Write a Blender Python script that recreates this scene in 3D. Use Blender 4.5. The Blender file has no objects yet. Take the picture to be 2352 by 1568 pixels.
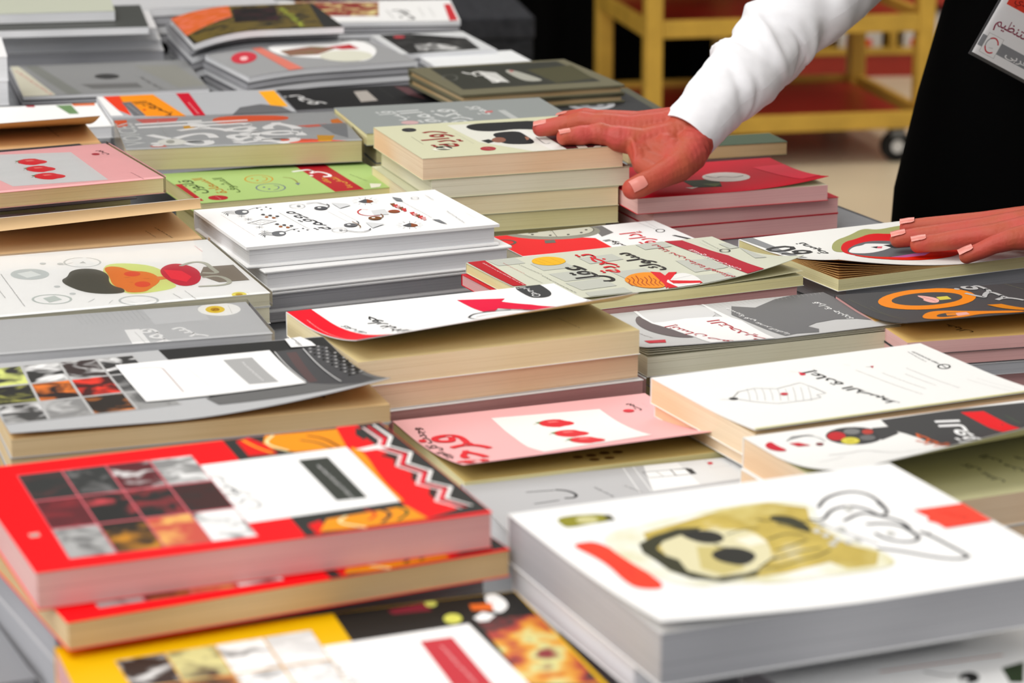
import bpy, bmesh, math, random, json, unicodedata
from mathutils import Vector, Matrix, noise
from mathutils.geometry import tessellate_polygon

# ------------------------------------------------------------------ camera, light, exposure
scn = bpy.context.scene
C = scn.collection
TZ = 0.75                     # height of the table top
PITCH = math.radians(15.2)
cam_d = bpy.data.cameras.new('camera')
cam = bpy.data.objects.new('camera', cam_d); C.objects.link(cam)
cam.location = (0, 0, TZ + 0.56)
cam.rotation_euler = (math.pi / 2 - PITCH, 0, 0)
cam_d.sensor_width = 36.0
cam_d.lens = 6200.0 / 2352 * 36.0
cam_d.clip_start = 0.05
cam_d.dof.use_dof = True
cam_d.dof.focus_distance = 2.16
cam_d.dof.aperture_fstop = 10.0
scn.camera = cam

world = bpy.data.worlds.new('hall'); scn.world = world; world.use_nodes = True
bg = world.node_tree.nodes['Background']
bg.inputs[0].default_value = (0.95, 0.97, 1.0, 1); bg.inputs[1].default_value = 0.42

def area(name, loc, aim, size, power, col=(1, 1, 1)):
    d = bpy.data.lights.new(name, 'AREA'); d.shape = 'RECTANGLE'; d.size, d.size_y = size; d.energy = power; d.color = col
    o = bpy.data.objects.new(name, d); C.objects.link(o); o.location = loc
    o.rotation_euler = (Vector(aim) - Vector(loc)).to_track_quat('-Z', 'Y').to_euler()
    return o
area('ceiling_lamp_main', (-1.1, 1.4, 3.9), (-0.1, 2.1, TZ), (2.6, 2.6), 100, (1, 0.99, 0.97))
area('added_front_fill', (-1.6, -1.9, 3.6), (0.0, 2.0, TZ), (2.4, 2.0), 95, (1, 0.99, 0.98))  # added fill from behind the camera, lightens the books' near faces
area('ceiling_lamp_rear', (0.2, 4.6, 3.9), (0.0, 3.4, TZ), (2.2, 1.6), 38, (1, 0.99, 0.97))
area('ceiling_lamp_hall', (1.6, 6.6, 3.9), (1.2, 7.2, 0.0), (2.4, 2.4), 105, (1, 0.97, 0.92))

area('added_side_fill', (-4.6, 0.2, 2.1), (0.0, 2.0, TZ), (2.2, 1.8), 62, (1, 1, 1))  # no known source: added light from the left to brighten the piles' left faces

scn.view_settings.view_transform = 'Standard'
scn.view_settings.look = 'None'
scn.view_settings.gamma = 1.0
scn.view_settings.use_curve_mapping = False
scn.view_settings.exposure = -0.1

# ------------------------------------------------------------------ materials
def lin(c):
    return tuple((v / 12.92 if v <= 0.04045 else ((v + 0.055) / 1.055) ** 2.4) for v in c)
def hexc(h):
    if len(h) == 3: h = ''.join(x + x for x in h)
    return lin(tuple(int(h[i:i + 2], 16) / 255 for i in (0, 2, 4)))
MATS = {}
def base_mat(name, rough=0.5, spec=0.3):
    m = bpy.data.materials.new(name); m.use_nodes = True
    b = m.node_tree.nodes['Principled BSDF']
    b.inputs['Roughness'].default_value = rough
    b.inputs['Specular IOR Level'].default_value = spec
    return m, b, m.node_tree.nodes, m.node_tree.links
def ramp_noise(m, b, nt, lk, cols, scale, detail=4, stretch=(1, 1, 1), lo=.35, hi=.65, dist=0.0):
    tc = nt.new('ShaderNodeTexCoord'); mp = nt.new('ShaderNodeMapping'); mp.inputs['Scale'].default_value = stretch
    n = nt.new('ShaderNodeTexNoise'); n.inputs['Scale'].default_value = scale; n.inputs['Detail'].default_value = detail
    n.inputs['Distortion'].default_value = dist
    r = nt.new('ShaderNodeValToRGB')
    lk.new(tc.outputs['Object'], mp.inputs[0]); lk.new(mp.outputs[0], n.inputs['Vector']); lk.new(n.outputs[0], r.inputs[0])
    e = r.color_ramp.elements
    while len(e) < len(cols): e.new(0.5)
    for i, c in enumerate(cols):
        e[i].position = lo + (hi - lo) * i / (len(cols) - 1); e[i].color = (*c, 1)
    return r
def mat(key):
    """cover inks: plain hex; h<a>,<b> = blotchy photograph of two tones; k, w = busy picture, gold wash"""
    if key in MATS: return MATS[key]
    if key == 'k':
        m, b, nt, lk = base_mat('busy_print', .45)
        r = ramp_noise(m, b, nt, lk, [hexc(x) for x in ('1e1c1c', '6a1a20', '242222', 'b83428', 'e09a1c', 'd8d890', '8a2028')], 30, 3, lo=.28, hi=.72)
        lk.new(r.outputs[0], b.inputs['Base Color'])
    elif key == 'w':
        m, b, nt, lk = base_mat('gold_wash', .5)
        r = ramp_noise(m, b, nt, lk, [hexc(x) for x in ('e6e2c6', 'c8b04c', 'b8a03c', 'd0c070')], 26, 4, lo=.3, hi=.7)
        lk.new(r.outputs[0], b.inputs['Base Color'])
    elif key == 'v':
        m, b, nt, lk = base_mat('pale_wash', .5)
        r = ramp_noise(m, b, nt, lk, [hexc(x) for x in ('f3f3f1', 'eeeee4', 'e2e0c4', 'cfc684')], 22, 5, lo=.33, hi=.70)
        lk.new(r.outputs[0], b.inputs['Base Color'])
    elif key[0] == 'h':
        m, b, nt, lk = base_mat('photo_print_' + key[1:].replace(',', '_'), .45)
        a, c = [hexc(x) for x in key[1:].split(',')]
        mid = tuple((p + q) / 2 for p, q in zip(a, c))
        r = ramp_noise(m, b, nt, lk, [a, a, mid, c], 55, 2, lo=.38, hi=.66, dist=.6)
        lk.new(r.outputs[0], b.inputs['Base Color'])
    else:
        m, b, nt, lk = base_mat('ink_' + key, .5, .14)
        b.inputs['Base Color'].default_value = (*hexc(key), 1)
    MATS[key] = m
    return m
def page_mat(key):
    """cut page edges: fine sheet lines over slowly varying paper tone"""
    n = 'pages_' + key
    if n in MATS: return MATS[n]
    a, c, dark = {'cream': ('f4e8c6', 'ecdcb0', 'd0ba88'), 'peach': ('f2dcbe', 'ecc8a2', 'd0ac86'), 'pink': ('e8bcb6', 'dca6a4', 'bc8a88'),
                  'white': ('ececee', 'dedfe2', 'bcbdc0'), 'ivory': ('eeead4', 'e2dcc0', 'c0ba9a'), 'grey': ('b4b4b8', 'a4a4a8', '84848a'),
                  'tan': ('dfc69c', 'd2b282', 'b09264'), 'olive': ('ece4b4', 'e0d69e', 'c0b47e')}[key]
    m, b, nt, lk = base_mat(n, .75, .15)
    r1 = ramp_noise(m, b, nt, lk, [hexc(a), hexc(c)], 9, 1, (1, 1, 2), .35, .65)
    r2 = ramp_noise(m, b, nt, lk, [(0, 0, 0), (1, 1, 1)], 1.0, 2, (5, 5, 1500), .52, .78)
    mx = nt.new('ShaderNodeMix'); mx.data_type = 'RGBA'
    sc = nt.new('ShaderNodeMath'); sc.operation = 'MULTIPLY'; sc.inputs[1].default_value = .55
    lk.new(r2.outputs[0], sc.inputs[0]); lk.new(sc.outputs[0], mx.inputs[0])
    lk.new(r1.outputs[0], mx.inputs[6]); mx.inputs[7].default_value = (*hexc(dark), 1)
    lk.new(mx.outputs[2], b.inputs['Base Color'])
    bp = nt.new('ShaderNodeBump'); bp.inputs['Strength'].default_value = .25; bp.inputs['Distance'].default_value = .0004
    lk.new(r2.outputs[0], bp.inputs['Height']); lk.new(bp.outputs[0], b.inputs['Normal'])
    MATS[n] = m
    return m
def plain(name, h, rough=.6, spec=.3, scale=0, vary=.12, metallic=0, bump=0):
    if name in MATS: return MATS[name]
    m, b, nt, lk = base_mat(name, rough, spec)
    b.inputs['Metallic'].default_value = metallic
    c = hexc(h)
    if scale:
        r = ramp_noise(m, b, nt, lk, [tuple(x * (1 - vary) for x in c), tuple(min(1, x * (1 + vary)) for x in c)], scale, 4)
        lk.new(r.outputs[0], b.inputs['Base Color'])
        if bump:
            bp = nt.new('ShaderNodeBump'); bp.inputs['Strength'].default_value = .5; bp.inputs['Distance'].default_value = bump
            lk.new(r.outputs[0], bp.inputs['Height']); lk.new(bp.outputs[0], b.inputs['Normal'])
    else:
        b.inputs['Base Color'].default_value = (*c, 1)
    MATS[name] = m
    return m
def film_mat():
    if 'film' in MATS: return MATS['film']
    m = bpy.data.materials.new('clear_shrink_film'); m.use_nodes = True
    nt, lk = m.node_tree.nodes, m.node_tree.links
    nt.remove(nt['Principled BSDF']); out = nt['Material Output']
    t = nt.new('ShaderNodeBsdfTransparent'); g = nt.new('ShaderNodeBsdfGlossy'); g.inputs['Roughness'].default_value = .12
    mx = nt.new('ShaderNodeMixShader'); fr = nt.new('ShaderNodeFresnel'); fr.inputs[0].default_value = 1.22
    tc = nt.new('ShaderNodeTexCoord'); n = nt.new('ShaderNodeTexNoise'); n.inputs['Scale'].default_value = 22; n.inputs['Detail'].default_value = 2
    bp = nt.new('ShaderNodeBump'); bp.inputs['Strength'].default_value = .35; bp.inputs['Distance'].default_value = .0012
    lk.new(tc.outputs['Object'], n.inputs['Vector']); lk.new(n.outputs[0], bp.inputs['Height'])
    lk.new(bp.outputs[0], g.inputs['Normal']); lk.new(bp.outputs[0], fr.inputs['Normal'])
    lk.new(fr.outputs[0], mx.inputs[0]); lk.new(t.outputs[0], mx.inputs[1]); lk.new(g.outputs[0], mx.inputs[2]); lk.new(mx.outputs[0], out.inputs[0])
    MATS['film'] = m
    return m

# ------------------------------------------------------------------ mesh helpers
class MB:
    """vertices, faces and materials of ONE mesh object"""
    def __init__(s): s.v = []; s.f = []; s.m = []; s.mats = []
    def mi(s, m):
        if m not in s.mats: s.mats.append(m)
        return s.mats.index(m)
    def face(s, pts, m):
        i = len(s.v); s.v += [tuple(p) for p in pts]; s.f.append(list(range(i, i + len(pts)))); s.m.append(s.mi(m))
    def grid(s, fn, nu, nv, m, flip=False):
        i = len(s.v); k = s.mi(m)
        for a in range(nu + 1):
            for b in range(nv + 1): s.v.append(tuple(fn(a / nu, b / nv)))
        for a in range(nu):
            for b in range(nv):
                q = [i + a * (nv + 1) + b, i + (a + 1) * (nv + 1) + b, i + (a + 1) * (nv + 1) + b + 1, i + a * (nv + 1) + b + 1]
                s.f.append(q[::-1] if flip else q); s.m.append(k)
    def box(s, lo, hi, m, top=None):
        x0, y0, z0 = lo; x1, y1, z1 = hi
        c = [(x0, y0, z0), (x1, y0, z0), (x1, y1, z0), (x0, y1, z0), (x0, y0, z1), (x1, y0, z1), (x1, y1, z1), (x0, y1, z1)]
        i = len(s.v); s.v += c
        for n, f in enumerate(((3, 2, 1, 0), (4, 5, 6, 7), (0, 1, 5, 4), (1, 2, 6, 5), (2, 3, 7, 6), (3, 0, 4, 7))):
            s.f.append([i + k for k in f]); s.m.append(s.mi(top if (n == 1 and top) else m))
    def tris(s, verts, faces, m):
        i = len(s.v); s.v += [tuple(p) for p in verts]; k = s.mi(m)
        for f in faces: s.f.append([i + j for j in f]); s.m.append(k)
    def build(s, name, parent=None, smooth=False, bevel=0):
        me = bpy.data.meshes.new(name); me.from_pydata(s.v, [], s.f)
        for m in s.mats: me.materials.append(m)
        me.polygons.foreach_set('material_index', s.m)
        if smooth: me.polygons.foreach_set('use_smooth', [True] * len(s.f))
        me.update()
        o = bpy.data.objects.new(name, me); C.objects.link(o)
        if parent: o.parent = parent
        if bevel:
            b = o.modifiers.new('edge', 'BEVEL'); b.width = bevel; b.segments = 2; b.limit_method = 'ANGLE'
        return o
def empty(name, loc, rz=0):
    o = bpy.data.objects.new(name, None); C.objects.link(o); o.location = loc; o.rotation_euler.z = rz; o.empty_display_size = .05
    return o
def tag(o, label, cat, group=None, kind=None):
    o['label'] = label; o['category'] = cat
    if group: o['group'] = group
    if kind: o['kind'] = kind
    return o

# ------------------------------------------------------------------ Arabic lettering
FORMS = {}
for cp in list(range(0xFE80, 0xFEFD)):
    d = unicodedata.decomposition(chr(cp)).split()
    if d and d[0] in ('<isolated>', '<final>', '<initial>', '<medial>'):
        FORMS[(d[0][1:-1], ''.join(chr(int(x, 16)) for x in d[1:]))] = chr(cp)
def shape_ar(s):
    if not any('\u0600' <= ch <= '\u06ff' for ch in s): return s
    out = []
    i = 0; prev = False
    while i < len(s):
        ch = s[i:i + 2] if ('isolated', s[i:i + 2]) in FORMS and len(s[i:i + 2]) == 2 else s[i]
        nxt = s[i + len(ch)] if i + len(ch) < len(s) else ' '
        ini = ('initial', ch) in FORMS
        joins = ini and (('final', nxt) in FORMS)
        f = 'medial' if prev and joins else 'final' if prev else 'initial' if joins else 'isolated'
        out.append(FORMS.get((f, ch), FORMS.get(('isolated', ch), ch)))
        prev = joins; i += len(ch)
    return ''.join(reversed(out))
TXT = {}
def text_mesh(s):
    if s in TXT: return TXT[s]
    c = bpy.data.curves.new('lettering', 'FONT'); c.body = shape_ar(s); c.resolution_u = 2; c.offset = .012
    o = bpy.data.objects.new('lettering', c); C.objects.link(o)
    dg = bpy.context.evaluated_depsgraph_get()
    me = bpy.data.meshes.new_from_object(o.evaluated_get(dg))
    vs = [(v.co.x, v.co.y) for v in me.vertices]; fs = [list(p.vertices) for p in me.polygons]
    bpy.data.objects.remove(o); bpy.data.curves.remove(c); bpy.data.meshes.remove(me)
    TXT[s] = (vs, fs)
    return TXT[s]

# ------------------------------------------------------------------ printing on a surface
def lift_at(lf,L,u):
    if not lf: return 0.0
    t=min(max(u/L,0.0),1.0)
    hL,eL,qL,hR,eR,qR=lf[:6]
    a=max(0.0,1-t/eL)**qL*hL
    b=max(0.0,1-(1-t)/eR)**qR*hR
    return a+b
def cover_pt(lf,L,W,u,v):
    """cover point for print position u,v: returns u, v (foreshortened), height above the flat cover"""
    h=lift_at(lf,L,u)
    if h<=0: return u,v,0.0
    v0=lf[6]*W;p=lf[7]
    if v<=v0: return u,v,0.0
    w=W-v0;s=(v-v0)/w
    z=h*s**p
    # arc length: shorten in plan by the integral of half the squared slope
    k=h/w
    sh=0.5*k*k*p*p*s**(2*p-1)/(2*p-1)*w
    return u,v-min(sh,.5*(v-v0)),z

class Print:
    """lays inks on a surface given as fn(u, v, lift) -> local point"""
    def __init__(s, mb, fn, curved, L, W):
        s.mb, s.fn, s.cv, s.L, s.W, s.k = mb, fn, curved, L, W, 0
    def step(s, n=1):
        s.k += n
        return .00022 + .000016 * (s.k + .6 * (n < 1)) if s.cv else .00005 + .00001 * (s.k + .6 * (n < 1))
    def clamp(s, p): return (min(max(p[0], .0004), s.L - .0004), min(max(p[1], .0004), s.W - .0004))
    @staticmethod
    def soften(pts, closed, n=2):
        for _ in range(n):
            o = [] if closed else [pts[0]]
            for i in range(len(pts) if closed else len(pts) - 1):
                a, b = pts[i], pts[(i + 1) % len(pts)]
                o += [(a[0] * .75 + b[0] * .25, a[1] * .75 + b[1] * .25), (a[0] * .25 + b[0] * .75, a[1] * .25 + b[1] * .75)]
            if not closed: o.append(pts[-1])
            pts = o
        return pts
    def poly(s, m, pts, off=None, soft=True):
        if soft and 6 <= len(pts) < 16: pts = s.soften(pts, True)
        pts = [s.clamp(p) for p in pts]
        off = off or s.step()
        bm = bmesh.new()
        vs = [bm.verts.new((p[0], p[1], 0)) for p in pts]
        for t in tessellate_polygon([[Vector((p[0], p[1], 0)) for p in pts]]):
            try: bm.faces.new([vs[i] for i in t])
            except ValueError: pass
        if s.cv:
            for ax in (0, 1):
                lo, hi = min(p[ax] for p in pts), max(p[ax] for p in pts)
                st = (.006, .004)[ax]
                n = int(lo / st) + 1
                while n * st < hi:
                    no = (1, 0, 0) if ax == 0 else (0, 1, 0)
                    bmesh.ops.bisect_plane(bm, geom=bm.verts[:] + bm.edges[:] + bm.faces[:], plane_co=(n * st, n * st, 0), plane_no=no)
                    n += 1
        bm.verts.index_update()
        V = [s.fn(v.co.x, v.co.y, off) for v in bm.verts]
        F = []
        for f in bm.faces:
            idx = [v.index for v in f.verts]
            if f.normal.z > 0: idx.reverse()        # v runs towards the fore-edge, so the print plane is mirrored
            F.append(idx)
        s.mb.tris(V, F, m); bm.free()
    def stroke(s, m, w, pts, closed=False):
        off = s.step(.04)
        if closed != 2 and 3 <= len(pts) < 14 and not (closed and len(pts) == 4): pts = s.soften(pts, closed)
        n = len(pts)
        L_, R_ = [], []
        for i, p in enumerate(pts):
            a = pts[i - 1] if (i or closed == 1) else p; b = pts[(i + 1) % n] if (i < n - 1 or closed == 1) else p
            d = Vector((b[0] - a[0], b[1] - a[1]))
            d = d.normalized() if d.length > 1e-9 else Vector((1, 0))
            e = 1 if (closed == 1 or 0 < i < n - 1) else .55
            L_.append((p[0] - d.y * w / 2 * e, p[1] + d.x * w / 2 * e)); R_.append((p[0] + d.y * w / 2 * e, p[1] - d.x * w / 2 * e))
        closed = closed == 1
        for i in range(n if closed else n - 1):
            j = (i + 1) % n
            s.poly(m, [L_[i], L_[j], R_[j], R_[i]], off)
    def text(s, m, txt, a, b, hs):
        vs, fs = text_mesh(txt)
        if not vs: return
        x0, x1 = min(p[0] for p in vs), max(p[0] for p in vs)
        A, B = Vector(a), Vector(b)
        ln = (A - B).length; k = ln / (x1 - x0); ex = (A - B) / ln
        ey = Vector((ex.y, -ex.x))
        if ey.x > 0: ey = -ey
        off = s.step(.04) + (.00008 if s.cv else 0)
        P = [s.clamp(B + ex * ((x - x0) * k) + ey * (y * k * hs)) for x, y in vs]
        s.mb.tris([s.fn(p[0], p[1], off) for p in P], [f[::-1] for f in fs] if s.orient(ex, ey) else fs, m)
    def orient(s, ex, ey): return (ex.x * ey.y - ex.y * ey.x) > 0
    def script(s, m, a, b, h, seed):
        """a line of writing too small to read: broken strokes of joined letters"""
        rnd = random.Random(seed); A, B = Vector(a), Vector(b); d = B - A; ln = d.length
        if ln < 1e-5: return
        d /= ln; e = Vector((d.y, -d.x))
        t = 0
        while t < ln:
            wl = h * rnd.uniform(1.6, 4.2)
            pts = []; n = max(3, int(wl / (h * .45)))
            for i in range(n + 1):
                tt = min(t + wl * i / n, ln)
                pts.append(tuple(A + d * tt + e * ((.62 if i % 2 else -.38) * rnd.uniform(.2, 1.0) * h)))
            s.stroke(m, h * .27, pts, 2)
            t += wl + h * .6
    def run(s, items):
        for n, it in enumerate(items):
            k = it[0]
            if k == 'g':
                q = [Vector((it[1][i] / 1e4, it[1][i + 1] / 1e4)) for i in range(0, 8, 2)]
                cols, rows, gap, ms = it[2:6]
                s.poly(mat(GAP.get(s.key, 'c8606a')), [tuple(x) for x in q])
                off = s.step()
                def bl(x, y): return tuple((q[0] * (1 - x) + q[1] * x) * (1 - y) + (q[3] * (1 - x) + q[2] * x) * y)
                for r in range(rows):
                    for c in range(cols):
                        mm = ms[(r * cols + c) % len(ms)]
                        xa, xb = (c + gap / 2) / cols, (c + 1 - gap / 2) / cols
                        ya, yb = (r + gap / 2) / rows, (r + 1 - gap / 2) / rows
                        s.poly(mat(mm), [bl(xa, ya), bl(xb, ya), bl(xb, yb), bl(xa, yb)], off)
            elif k == 'p': s.poly(mat(it[1]), [(it[2][i] / 1e4, it[2][i + 1] / 1e4) for i in range(0, len(it[2]), 2)])
            elif k == 'q': s.poly(mat(it[1]), [(it[2][i] / 1e4, it[2][i + 1] / 1e4) for i in range(0, len(it[2]), 2)], None, False)
            elif k == 's': s.stroke(mat(it[1]), it[2] / 1e4 * (1.45 if it[2] < 9 else 1.1), [(it[3][i] / 1e4, it[3][i + 1] / 1e4) for i in range(0, len(it[3]), 2)], it[4])
            elif k == 't': s.text(mat(it[1]), it[2], (it[3] / 1e4, it[4] / 1e4), (it[5] / 1e4, it[6] / 1e4), it[7] * (.68 if it[7] >= .8 else 1))
            elif k == 'z': s.script(mat(it[1]), (it[2] / 1e4, it[3] / 1e4), (it[4] / 1e4, it[5] / 1e4), it[6] / 1e4, n + 7)
GAP = {'type': 'b4b4b4', 'yellow': 'd8a860'}
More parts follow.
